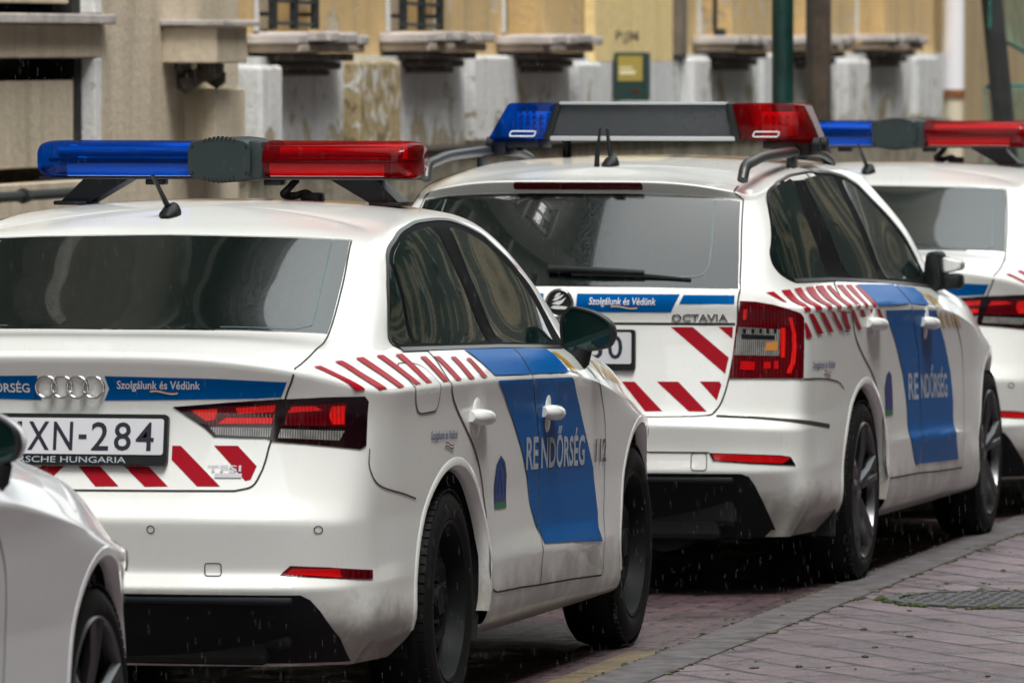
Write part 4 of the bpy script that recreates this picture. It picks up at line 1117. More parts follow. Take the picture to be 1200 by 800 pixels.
        flat_text(bm, text2d("PORSCHE HUNGARIA", .345, .0165, (-.19, -.0635), bold=.004), (0, -.0068, 0), (1, 0, 0), (0, 0, 1))
        obj("dealer_lettering", bm, LETTER, pl)
    bm = bmesh.new()
    yb = sk.hit((0, -3, .937), (0, 1, 0))[0].y - .012
    for k in range(4):
        cx = -.0715 + k * .0435 + .002
        tube(bm, [(cx + .0285 * math.cos(a), yb + (k % 2) * .0025, .937 + .0285 * math.sin(a)) for a in [2 * math.pi * q / 32 for q in range(32)]], .0042, seg=8, closed=True)
    obj("ring_badge", bm, CHROME, lid, smooth=True)
    if not police: return root
    # --- livery
    b2 = [(.093, .968), (.102, .934), (.087, .902), (.269, .905), (.5, .910), (.567, .914), (.585, .954), (.39, .963)]
    patch("blue_stripe", sk, [b2, mir(list(reversed(b2)))], 'B', .0025, BLUE, lid)
    patch("slogan_lettering", sk, [text2d("Szolgálunk és Védünk", .228, .030, (.124, .927), bold=.012, shear=.15)], 'B', .0035, WHITE, lid, .05, edge=False)
    swoosh(None, sk, 'B', .215, .930, .075, .003, .004, lid)
    patch("police_lettering", sk, [text2d("RENDŐRSÉG", .185, .034, (-.303, .922), bold=.015)], 'B', .0035, WHITE, lid, .05, edge=False)
    rq = [[(.006, .725), (.067, .726), (.126, .673), (.062, .672)], [(.145, .727), (.213, .727), (.271, .674), (.208, .673)],
          [(.275, .782), (.298, .782), (.412, .675), (.35, .675), (.275, .745)], [(.388, .783), (.452, .783), (.506, .729), (.492, .693), (.478, .69), (.428, .742)]]
    rq[0] = [(.02, .725), (.08, .726), (.136, .673), (.072, .672)]
    patch("red_stripe", sk, rq + [mir(list(reversed(p))) for p in rq], 'B', .0022, RED, lid, edge=False)
    patch("badge_lettering", sk, [text2d("TFSI", .090, .017, (.375, .7135), bold=.012), [(.395, .698), (.468, .698), (.468, .709), (.395, .709)]], 'B', .005, principled("pale_grey_badge", (.50, .50, .52), .3, .4), lid, .02, edge=False)
    st = quads(T2('S_st'))
    st2 = []
    for a_, b_, c_, d_ in st:                                     # narrow bars, straight edged
        l_ = lambda p, q: (p[0] + (q[0] - p[0]) * .78, p[1] + (q[1] - p[1]) * .78)
        st2.append([a_, l_(a_, b_), l_(d_, c_), d_])
    patch("red_stripe", sk, st2, 'R', .0034, RED, root, .012, edge=False)
    patch("red_stripe", sk, st2, 'L', .0034, RED, root, .012, edge=False)
    b1 = [(.37, .996), (.925, .979), (.905, .955), (.893, .908), (.446, .922), (.395, .964)]
    b3 = [(.945, .978), (1.39, .960), (1.405, .93), (1.44, .892), (.903, .908), (.917, .955)]
    low1 = [(.447, .908), (.546, .865), (.675, .787), (.792, .701), (.882, .611), (.915, .535), (.984, .47), (1.022, .44), (1.022, .505), (1.029, .602), (1.018, .702), (.994, .777), (.944, .829), (.897, .895)]
    low2 = [(.907, .895), (1.44, .878), (1.472, .869), (1.599, .788), (1.714, .689), (1.83, .592), (1.885, .456), (1.871, .411), (1.91, .368), (1.449, .395), (1.06, .413), (1.036, .44), (1.036, .505), (1.041, .602), (1.030, .702), (1.006, .777), (.956, .829)]
    for fr, dr, dfr in (('R', doorR[0], doorF[0]), ('L', doorR[1], doorF[1])):
        patch("blue_band", sk, [b1, low1], fr, .0036, BLUE, dr, .014, edge=False)
        patch("blue_band", sk, [b3, low2], fr, .0036, BLUE, dfr, .014, edge=False)
    patch("police_lettering", sk, [slope2d(text2d("RE", .165, .094, (.850, .636), bold=.022), -.035, .85)], 'R', .0050, LETTER, doorR[0], .03, edge=False)
    patch("police_lettering", sk, [slope2d(text2d("NDŐRSÉG", .628, .122, (1.055, .629), bold=.022), -.035, 1.055)], 'R', .0050, LETTER, doorF[0], .03, edge=False)
    patch("number_lettering", sk, [slope2d(text2d("112", .165, .070, (1.85, .608), bold=.014), -.035, 1.85)], 'R', .0052, GREY112, root, .02, edge=False)
    ov = [(.458, .560), (.455, .621), (.478, .670), (.529, .694), (.583, .672), (.606, .634), (.603, .560)]
    oval = patch("police_crest", sk, [ov], 'R', .003, NAVY, doorR[0], edge=False)
    patch("crest_foot", sk, [[(.458, .545), (.458, .562), (.603, .560), (.603, .543)]], 'R', .0032, GREEN, oval, edge=False)
    bm = bmesh.new(); ribbon_bm(bm, sk, [(.472, .575), (.472, .625), (.49, .662), (.53, .68), (.572, .66), (.59, .63), (.59, .575)], 'R', .006, .004)
    ribbon_bm(bm, sk, [(.50, .585), (.53, .65), (.56, .585)], 'R', .012, .004); obj("crest_lines", bm, BLUE, oval)
    patch("slogan_lettering", sk, [slope2d(text2d("Szolgálunk és Védünk", .255, .032, (-.220, .765), bold=.012, shear=.15), -.03, -.22)], 'R', .003, NAVY, root, .05, edge=False)
    swoosh(None, sk, 'R', -.09, .755, .085, .004, .0035, root)
    yl = [[(1.416, .952), (1.49, .949), (1.575, .888), (1.515, .889)]] + [[(2.02 + k * .075, .918 - k * .014), (2.075 + k * .075, .916 - k * .014), (2.11 + k * .10, .846 - k * .008), (2.055 + k * .10, .848 - k * .008)] for k in range(5)]
    for fr in ('R', 'L'): patch("yellow_stripe", sk, yl, fr, .0026, GOLD, root, edge=False)
    antenna(root, sk, -.073, .455, .115, .10, -.03)
    beacon_bar_tubes(root)
    return root
def estate(paint, x, y, rz):
    sk = ESTATE
    root = empty("police_car", (x, y, 0), rz)
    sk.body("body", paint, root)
    arch_lips(sk, root, paint)
    underside(sk, root, -.97, 3.40, .74)
    for sx in (1, -1):
        wheel(root, .775, 0.0, .316, sx, 'alloy')
        wheel(root, .770, 2.686, .316, sx, 'alloy')
    sB = [(.875, 1.012), (.80, .972), (.775, .93), (.86, .844), (.945, .764), (.985, .672), (.99, .489), (.975, .40), (.965, .325)]
    sR = [(-.06, 1.040), (-.22, .99), (-.26, .958), (-.23, .91), (-.16, .841), (-.03, .775), (.12, .708), (.24, .613), (.30, .50), (.32, .40), (.36, .345), (.42, .335)]
    sR = spline(sR, 3)
    sF = [(1.60, .965), (1.66, .87), (1.80, .80), (1.90, .731), (1.94, .634), (1.935, .478), (1.90, .38), (1.90, .297)]
    sF = spline(sF, 3)
    doorR = both(sk, "rear_door", [sR + [(.7, .330)] + list(reversed(sB)) + [(.4, 1.026)]], .0012, paint, (root, root))
    doorF = both(sk, "front_door", [sB + [(1.4, .310)] + list(reversed(sF)) + [(1.25, .990)]], .0012, paint, (root, root))
    dlo = T2('E_dlo')
    dlo = rounded(dlo[:10] + [(1.60, 1.108), (1.73, 1.035), (1.84, .965)] + dlo[12:], .06, 4)
    both(sk, "window_trim", [dlo], .0022, TRIM, (root, root))
    both(sk, "side_window", [rounded(T2('E_g1'), .04, 4)], .0035, SIDEGLASS, (root, root), flat=.85)
    g2 = [(.125, 1.387), (.345, 1.394), (.655, 1.389), (.655, 1.259), (.685, 1.122), (.70, 1.025), (.205, 1.044), (.145, 1.165), (.115, 1.299)]
    g3 = [(.785, 1.376), (.90, 1.366), (1.03, 1.340), (1.15, 1.297), (1.28, 1.236), (1.41, 1.166), (1.54, 1.092), (1.62, 1.04), (1.60, 1.005), (1.363, 1.007), (1.1, 1.012), (.82, 1.023), (.80, 1.14), (.785, 1.277)]
    both(sk, "window", [rounded(g2, .03, 4)], .0036, SIDEGLASS, doorR, flat=.85)
    both(sk, "window", [rounded(g3, .04, 4)], .0036, SIDEGLASS, doorF, flat=.85)
    for fr in ('R', 'L'):
        bm = bmesh.new()
        ribbon_bm(bm, sk, dlo[:56], fr, .012, .0042)
        ribbon_bm(bm, sk, [(-.62, 1.055), (-.065, 1.044), (.549, 1.021), (1.2, .992), (1.66, .970)], fr, .014, .0042)
        obj("window_chrome", bm, ALU, root, smooth=True)
    for dR, dF, sd in ((doorR[0], doorF[0], 1), (doorR[1], doorF[1], -1)):
        handle(sk, dR, .095, .888, paint, sd, .21)
        handle(sk, dF, 1.09, .858, paint, sd, .21)
    # tailgate
    tg = [(.603, 1.032), (.599, .917), (.582, .774), (.56, .675), (.534, .628), (.499, .612), (.328, .607)]
    tg = spline(tg, 4)
    lid = patch("tailgate", sk, [[(.603, 1.032)] + tg[1:] + [(0, .606)] + mir(list(reversed(tg))) + [(0, 1.036)]], 'B', .0012, paint, root)
    gl = [(0, 1.350), (.16, 1.350), (.358, 1.345), (.47, 1.337), (.548, 1.322), (.583, 1.144), (.600, 1.036), (.299, 1.041), (0, 1.042)]
    rw = patch("rear_window", sk, [gl + mir(list(reversed(gl[1:-1])))], 'B', .003, GLASS, root, .03, flat=.9)
    bm = bmesh.new()
    for s_ in (1, -1):
        ribbon_bm(bm, sk, rounded([(s_ * a, b) for a, b in [(.468, 1.325), (.485, 1.19), (.495, 1.075), (.25, 1.068)]], [0, .0, .05, 0]), 'B', .005, .004)
    obj("frit_line", bm, MATS["frit_line"], rw, smooth=True)
    bm = bmesh.new()
    for s_ in (1, -1):
        fl = lambda P_: [(s_ * a, b) for a, b in P_]
        ribbon_bm(bm, sk, fl([(.51, 1.372), (.555, 1.33), (.590, 1.144), (.606, 1.034)] + tg[1:] + [(0, .605)]), 'B', .0055, .0020)
        ribbon_bm(bm, sk, fl([(0, .492), (.523, .491)]), 'B', .005, .0016)
        fr = 'R' if s_ > 0 else 'L'
        ribbon_bm(bm, sk, spline([(-.818, .731), (-.66, .727), (-.5, .716), (-.40, .703), (-.335, .680)], 5), fr, .005, .0016)
        ribbon_bm(bm, sk, sR + [(.7, .330), (.965, .325)], fr, .0055, .0022)
        ribbon_bm(bm, sk, sB, fr, .0055, .0022)
        ribbon_bm(bm, sk, sF + [(1.4, .310), (.965, .325)], fr, .0055, .0022)
    for s_ in (1, -1):
        ribbon_bm(bm, sk, [(a * s_, b) for a, b in T2('E_groove')], CF[s_], .014, .0012)
    obj("panel_gap", bm, GAP, root)
    bm = bmesh.new()
    ribbon_bm(bm, sk, rounded([(.463, .431), (.515, .431), (.515, .489), (.463, .489)], .012), 'B', .003, .0015, closed=True)
    ribbon_bm(bm, sk, rounded([(-.40, .94), (-.27, .94), (-.26, .875), (-.38, .875)], .025), 'R', .004, .003, closed=True)
    obj("cover_gap", bm, GAP, root)
    bm = bmesh.new()                                              # the shadow under the step over the number plate, painted as a dark ribbon
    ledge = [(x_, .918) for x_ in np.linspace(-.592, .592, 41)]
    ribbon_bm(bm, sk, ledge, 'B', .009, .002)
    obj("ledge_shadow", bm, GAP, lid)
    for sd in (1, -1):
        t = corner_patch("tail_light", sk, 'E_tl', .006, LAMPDEEP, root, sd)
        c = corner_patch("clear_lens", sk, 'E_tl_c', .0075, LAMPCLEAR, t, sd)
        corner_patch("turn_bulb", sk, [[(a * sd, b) for a, b in [(-.045, .855), (-.004, .86), (-.004, .828), (-.05, .828)]]], .0085, AMBER, t, sd, edge=False)
        corner_patch("dark_slats", sk, [[(a * sd, b) for a, b in [(-.125, .885), (-.012, .878), (-.012, .865), (-.125, .868)]]] +
                     [[(a * sd, b) for a, b in [(-.120 + k * .026, .903), (-.110 + k * .026, .902), (-.110 + k * .026, .886), (-.120 + k * .026, .887)]] for k in range(5)], .0085, DIFF, t, sd, edge=False)
        for q in ('E_tl_v', 'E_tl_o', 'E_tl_t'): corner_patch("bright_lens", sk, q, .0085, LAMPGLOW, t, sd)
        for q in ('E_tl_b1', 'E_tl_b2', 'E_tl_b3'): corner_patch("red_lens", sk, q, .0085, LAMPRED, t, sd)
        rf = corner_patch("reflector", sk, 'E_refl', .003, LAMPDARK, root, sd)
        corner_patch("red_lens", sk, [[(a * sd, b) for a, b in [(-.250, .487), (-.16, .484), (-.03, .477), (.012, .470), (-.02, .452), (-.134, .458), (-.242, .466)]]], .0045, LAMPRED, rf, sd)
        hl = patch("headlight", sk, [[(sd * a, b) for a, b in [(.42, .62), (.50, .73), (.80, .71), (.80, .64), (.62, .60)]]], 'F', .004, LAMPCLEAR, root)
        bm = bmesh.new()                                          # mud flap behind the rear wheel
        prism(bm, [(.58 * sd, .18), (.838 * sd, .18), (.838 * sd, .33), (.815 * sd, .52), (.62 * sd, .52)], 'y', -.42, -.40)
        obj("mud_flap", bm, BLACK, root)
        bm = bmesh.new()                                          # roof rail
        X_ = .555 * sd
        pts = spline([(X_ * .995, -.60, 1.395), (X_, -.56, 1.440), (X_, -.44, 1.455), (X_, -.22, 1.470), (X_, .3, 1.478), (X_, .75, 1.472), (X_ * .99, .98, 1.448), (X_ * .985, 1.06, 1.425)], 5)
        tube(bm, pts, .019, seg=12)
        box(bm, (X_, .28, 1.445), (.026, .09, .10), bevel=.008)
        obj("roof_rail", bm, ALU, root, smooth=50)
    patch("grille", sk, [rounded([(-.36, .36), (.36, .36), (.42, .64), (-.42, .64)], .05)], 'F', .004, BLACK, root)
    df = [(0, .421), (.627, .420), (.652, .410), (.668, .38), (.690, .315), (.72, .20), (0, .20)]
    patch("rear_diffuser", sk, [df + mir(list(reversed(df[1:-1])))], 'B', .003, DIFF, root)
    bm = bmesh.new()
    box(bm, (0, -1.043, .398), (1.22, .02, .022), bevel=.008)
    obj("diffuser_lip", bm, DIFF, root, smooth=35)
    bm = bmesh.new()
    tube(bm, [(-.5, -.90, .235), (.55, -.90, .235)], .016, seg=8)
    obj("tow_bar", bm, ALU, root, smooth=50)
    outline = [(.80, 1.045), (.815, 1.088), (.84, 1.098), (.90, 1.085), (.945, 1.055), (.958, 1.02), (.95, .985), (.93, .968), (.86, .958), (.81, .965)]
    fm = empty("door_mirror"); fm.parent = root                   # the right mirror is folded against the door
    bm = bmesh.new()
    prism(bm, rounded([(.785, .955), (.848, .955), (.852, 1.02), (.842, 1.098), (.792, 1.098), (.782, 1.03)], .022), 'y', 1.66, 1.80)
    bmesh.ops.bevel(bm, geom=bm.edges[:], offset=.010, segments=2, affect='EDGES', profile=.5)
    box(bm, (.878, 1.735, .988), (.075, .10, .055), bevel=.014)
    obj("mirror_housing", bm, BLACK, fm, smooth=40)
    bm = bmesh.new()
    prism(bm, rounded([(.848, 1.018), (.912, 1.030), (.918, 1.062), (.846, 1.078)], .012), 'y', 1.70, 1.80)
    bmesh.ops.bevel(bm, geom=bm.edges[:], offset=.008, segments=2, affect='EDGES', profile=.5)
    obj("mirror_cap", bm, paint, fm, smooth=40)
    for sd in (-1,):
        mirror_unit(root, sd, outline, 1.74, paint, [(.865, 1.75, .97), (.855, 1.755, .94), (.815, 1.78, .915)])
    # brake light in the spoiler
    loc, n = sk.hit((0, -3, 1.375), (0, 1, 0))
    bl = patch("brake_light", sk, [rounded([(-.225, 1.366), (.225, 1.366), (.222, 1.388), (-.222, 1.388)], .008)], 'B', .006, LAMPDEEP, root, .03)
    # wiper
    bm = bmesh.new()
    yy = lambda x_, z_: sk.hit((x_, -3, z_), (0, 1, 0))[0].y
    def wp(x_, z_, o): return (x_, yy(x_, z_) - o, z_)
    tube(bm, [wp(-.05, 1.097, .020), wp(.02, 1.098, .028), wp(.14, 1.094, .030), wp(.28, 1.088, .024)], [.016, .013, .011, .009], seg=8)
    tube(bm, [wp(.03, 1.082, .012), wp(.28, 1.078, .012), wp(.44, 1.066, .008)], [.008, .008, .005], seg=6)
    obj("rear_wiper", bm, BLACK, root, smooth=50)
    # plate, badge
    z0 = .830
    yp = min(yy(0, .90), yy(0, .76)) - .006
    pl = empty("license_plate", (0, yp, z0)); pl.parent = root
    bm = bmesh.new()
    prism(bm, rounded([(-.262, -.069), (.262, -.069), (.262, .069), (-.262, .069)], .012), 'y', -.006, .012)
    obj("plate_frame", bm, BLACK, pl, smooth=35)
    bm = bmesh.new()
    prism(bm, rounded([(-.250, -.046), (.250, -.046), (.250, .060), (-.250, .060)], .008), 'y', -.0085, -.004)
    obj("plate_sheet", bm, PLATE, pl, smooth=35)
    bm = bmesh.new()
    for ch, x0, w in (("3", .104, .048), ("0", .170, .050)):
        flat_text(bm, text2d(ch, w, .080, (x0, -.030), bold=.010), (0, -.0093, 0), (1, 0, 0), (0, 0, 1))
    obj("plate_characters", bm, PLATEINK, pl)
    bm = bmesh.new()
    yb = yy(0, .988) - .006
    for r_, w_ in ((.045, .0045),):
        tube(bm, [(r_ * math.cos(a), yb - .004, .986 + r_ * math.sin(a)) for a in [2 * math.pi * q / 36 for q in range(36)]], w_, seg=8, closed=True)
    for P_ in ([(-.030, -.016), (-.012, -.02), (.022, -.020), (.028, -.012), (.010, -.010), (-.02, -.008)], [(-.026, -.002), (.0, -.006), (.012, .002), (.024, .020), (.008, .010), (-.010, .006)],
               [(-.024, .008), (-.008, .010), (.006, .018), (.016, .030), (.0, .024), (-.014, .018)], [(-.018, .020), (-.006, .022), (.004, .030), (.004, .036), (-.008, .032)]):
        prism(bm, [(a, b + .986) for a, b in P_], 'y', yb - .006, yb - .002)
    obj("round_badge", bm, CHROME, lid, smooth=35)
    bm = bmesh.new()
    prism(bm, [(.043 * math.cos(a), .986 + .043 * math.sin(a)) for a in [2 * math.pi * q / 36 for q in range(36)]], 'y', yb - .001, yb + .010)
    obj("badge_disc", bm, BLACK, lid, smooth=35)
    # livery
    b1 = [(.058, 1.017), (.409, 1.017), (.378, .957), (.055, .957)]
    b2 = [(.421, 1.015), (.590, 1.014), (.590, .986), (.407, .985)]
    patch("blue_stripe", sk, [b1, b2, mir(list(reversed(b1))), mir(list(reversed(b2)))], 'B', .0025, BLUE, lid, edge=False)
    patch("slogan_lettering", sk, [text2d("Szolgálunk és Védünk", .228, .031, (.100, .974), bold=.012, shear=.15)], 'B', .0035, WHITE, lid, .05, edge=False)
    swoosh(None, sk, 'B', .175, .978, .09, .003, .0045, lid)
    patch("model_lettering", sk, [text2d("OCTAVIA", .187, .025, (.381, .927), bold=.012)], 'B', .006, DCHROME, lid, .05)
    rq = [[(.377, .908), (.451, .908), (.573, .806), (.563, .752)], [(.537, .909), (.585, .909), (.583, .869)],
          [(.216, .724), (.26, .724), (.357, .626), (.299, .625)], [(.335, .725), (.407, .725), (.506, .626), (.446, .626)], [(.479, .726), (.545, .726), (.552, .715), (.538, .663)]]
    patch("red_stripe", sk, rq + [mir(list(reversed(p))) for p in rq], 'B', .0022, RED, lid, edge=False)
    for fr in ('R', 'L'):
        patch("red_stripe", sk, quads(T2('E_st')), fr, .0034, RED, root, .014, edge=False)
        patch("red_stripe", sk, quads(T2('E_st2')), fr, .0034, RED, root, .014, edge=False)
    g = .006
    u1 = [(.22, 1.018), (.860, .999), (.795, .972), (.767, .934), (.151, .948)]
    u2 = [(.885, .997), (1.22, .977), (1.165, .945), (1.139, .918), (.785, .934), (.812, .972)]
    sb = sB[2:8]
    left = [(.282, .928), (.489, .818), (.668, .685), (.728, .561), (.745, .466), (.883, .359), (.965, .358)]
    right = [(1.327, .346), (1.796, .334), (1.70, .427), (1.688, .55), (1.648, .658), (1.498, .776), (1.269, .897), (.79, .915)]
    low1 = left + [(a - g, b) for a, b in reversed(sb[:5])] + [(.765, .915)]
    low2 = [(a + g, b) for a, b in sb[1:5]] + [(.985, .358)] + right
    for fr, dr, dfr in (('R', doorR[0], doorF[0]), ('L', doorR[1], doorF[1])):
        patch("blue_band", sk, [u1, low1], fr, .0036, BLUE, dr, .016, edge=False)
        patch("blue_band", sk, [u2, low2], fr, .0036, BLUE, dfr, .016, edge=False)
    patch("police_lettering", sk, [slope2d(text2d("RE", .20, .095, (.750, .596), bold=.022), -.035, .75)], 'R', .0050, LETTER, doorR[0], .03, edge=False)
    patch("police_lettering", sk, [slope2d(text2d("NDŐRSÉG", .55, .120, (1.005, .590), bold=.022), -.035, .99)], 'R', .0050, LETTER, doorF[0], .03, edge=False)
    ov = [(.315, .575), (.319, .654), (.348, .697), (.392, .713), (.441, .694), (.455, .648), (.450, .575)]
    oval = patch("police_crest", sk, [ov], 'R', .003, NAVY, doorR[0], edge=False)
    patch("crest_foot", sk, [[(.315, .557), (.315, .577), (.450, .575), (.450, .555)]], 'R', .0032, GREEN, oval, edge=False)
    patch("slogan_lettering", sk, [slope2d(text2d("Szolgálunk és Védünk", .27, .032, (-.737, .757), bold=.012, shear=.15), -.03, -.737)], 'R', .003, NAVY, root, .05, edge=False)
    swoosh(None, sk, 'R', -.61, .748, .085, .004, .0035, root)
    yl = [[(1.20, .966), (1.25, .962), (1.36, .905), (1.30, .907)], [(1.30, .957), (1.35, .953), (1.46, .899), (1.40, .902)],
          [(1.32, .888), (1.385, .886), (1.52, .825), (1.455, .827)], [(1.44, .882), (1.505, .879), (1.64, .821), (1.575, .824)], [(1.56, .874), (1.625, .871), (1.75, .818), (1.69, .820)], [(1.68, .866), (1.745, .862), (1.86, .812), (1.80, .815)]]
    for fr in ('R', 'L'): patch("yellow_stripe", sk, yl, fr, .0026, GOLD, root, edge=False)
    antenna(root, sk, .012, -.22, .125, -.02, -.02)
    bm = bmesh.new()
    loc, n = sk.hit((-.027, -.26, 3), (0, 0, -1))
    tube(bm, [loc, loc + Vector((.002, 0, .05)), loc + Vector((.012, .0, .135))], [.010, .008, .0035], seg=8)
    obj("radio_aerial", bm, BLACK, root, smooth=50)
    # light bar: sloped coloured ends, grey LED face between two pale rails
    lb = empty("light_bar", (.036, .45, 1.585)); lb.parent = root
    def seg(name, xa, xb, za, mats, o0, o1, y0=-.15, y1=.15, bev=.012):
        bm = bmesh.new()
        prism(bm, [(xa[0], -.064), (xb[0], -.064), (xb[1], .064), (xa[1], .064)], 'y', y0, y1)
        bmesh.ops.bevel(bm, geom=bm.edges[:], offset=bev, segments=2, affect='EDGES', profile=.5)
        return obj(name, bm, mats, lb, smooth=35)
    bl_ = seg("blue_lens", (-.580, -.505), (-.378, -.335), 0, [CLEARBLUE], 0, 0)
    rd = seg("red_lens", (.330, .296), (.582, .528), 0, [CLEARRED], 0, 0)
    seg("led_panel", (-.352, -.312), (.318, .288), 0, [LEDPANEL], 0, 0, -.145, .145, .004)
    seg("panel_joint", (-.380, -.337), (-.350, -.310), 0, [BLACK], 0, 0, -.153, .153, .004)
    seg("panel_joint", (.300, .275), (.334, .300), 0, [BLACK], 0, 0, -.153, .153, .004)
    bm = bmesh.new()
    box(bm, (-.018, -.135, .064), (.60, .05, .010), bevel=.003)
    box(bm, (-.020, -.148, -.060), (.665, .014, .016), bevel=.004)
    obj("pale_rail", bm, RAILGREY, lb, smooth=35)
    bm = bmesh.new()
    for (cx, m_) in ((-.455, 0), (.42, 0)):
        tube(bm, [(cx + a, -.151, b - .045) for a, b in rounded([(-.045, -.008), (.045, -.008), (.052, .010), (-.038, .010)], .006)], .0025, seg=5, closed=True)
    obj("lens_marker", bm, SKYB, lb)
    bm = bmesh.new()
    for i in range(3):
        for j in range(3):
            lathe_y = (-.435 + (i - 1) * .024, -.1505, .012 + (j - 1) * .018)
            box(bm, lathe_y, (.012, .003, .009), bevel=.001)
    obj("led_dots", bm, LENSBLUE, bl_)
    for par, cx, mt in ((bl_, -.450, WHITEBOX), (rd, .435, WHITEBOX)):
        bm = bmesh.new()
        box(bm, (cx, .05, -.01), (.11, .12, .085), bevel=.006)
        obj("lamp_module", bm, mt, par, smooth=30)
        bm = bmesh.new()
        for i in range(4):
            for j in range(3): box(bm, (cx - .036 + i * .024, -.013, .016 - j * .022), (.014, .008, .012), bevel=.002)
        obj("led_block", bm, REFLECTOR, par)
    for sx in (1, -1):
        bm = bmesh.new()
        box(bm, (.48 * sx, 0, -.080), (.16, .20, .030), bevel=.008)
        tube(bm, [(.50 * sx - .0, -.06, -.082), (.60 * sx, -.06, -.082)], .026, seg=12)
        tube(bm, [(.50 * sx - .0, .08, -.082), (.60 * sx, .08, -.082)], .026, seg=12)
        box(bm, (.545 * sx, 0, -.095), (.05, .22, .05), bevel=.01)
        obj("mounting_foot", bm, BLACK, lb, smooth=40)
    bm = bmesh.new()
    tube(bm, [(-.32, -.02, -.064), (-.32, -.02, -.13)], .016, seg=10)
    obj("cable_duct", bm, BLACK, lb, smooth=40)
    return root

def copy_tree(o, parent=None):
    c = o.copy()
    COL.objects.link(c)
    if parent: c.parent = parent
    for ch in list(o.children): copy_tree(ch, c)
    return c
HEAD = .2105
car1 = sedan(PAINT, True, -.9956, 22.59, -HEAD)
tag(car1, "white police saloon whose plate reads MXN-284, long blue and red light bar on the roof", "police car", "police cars parked in a row")
car3 = copy_tree(car1)
car3.location = (1.441, 32.6, -.034); car3.rotation_euler = (0, 0, -.183)
tag(car3, "white police saloon cut off by the right edge, parked in front of the estate", "police car")
car2 = estate(PAINT, .3765, 28.24, -.2228)
tag(car2, "white police estate car with dark roof rails and a wiper on its back window", "police car", "police cars parked in a row")
car0 = sedan(SILVER, False, -2.345, 16.45, -.213)
car0.location.z = -.025
tag(car0, "silver white car at the bottom left corner, only its front wing, wheel and mirror showing", "car")
# ------------------------------------------------------------------ the street: ground
WALL_O, WALL_H = (-4.5, 23.4), .2228                  # a point of the left house front and the heading of the street
KERB_O, KERB_H = (-.9956, 22.59), .2105               # axis of the parked row
def noise(m, vec, scale, detail=6, rough=.6, dist=0.0):
    n = N(m, "ShaderNodeTexNoise"); n.inputs["Scale"].default_value = scale; n.inputs["Detail"].default_value = detail
    n.inputs["Roughness"].default_value = rough; n.inputs["Distortion"].default_value = dist
    L(m, vec, n.inputs["Vector"]); return n
def ramp(m, fac, a, b, c0=(0, 0, 0, 1), c1=(1, 1, 1, 1)):
    r = N(m, "ShaderNodeMapRange"); r.inputs["From Min"].default_value = a; r.inputs["From Max"].default_value = b
    L(m, fac, r.inputs["Value"]); return r
def mix(m, fac, A, B_, mode='MIX'):
    x = N(m, "ShaderNodeMix", data_type='RGBA', blend_type=mode)
    if isinstance(fac, float): x.inputs["Factor"].default_value = fac
    else: L(m, fac, x.inputs["Factor"])
    for s_, v in (("A", A), ("B", B_)):
        if isinstance(v, tuple): x.inputs[s_].default_value = (*v[:3], 1)
        else: L(m, v, x.inputs[s_])
    return x.outputs["Result"]
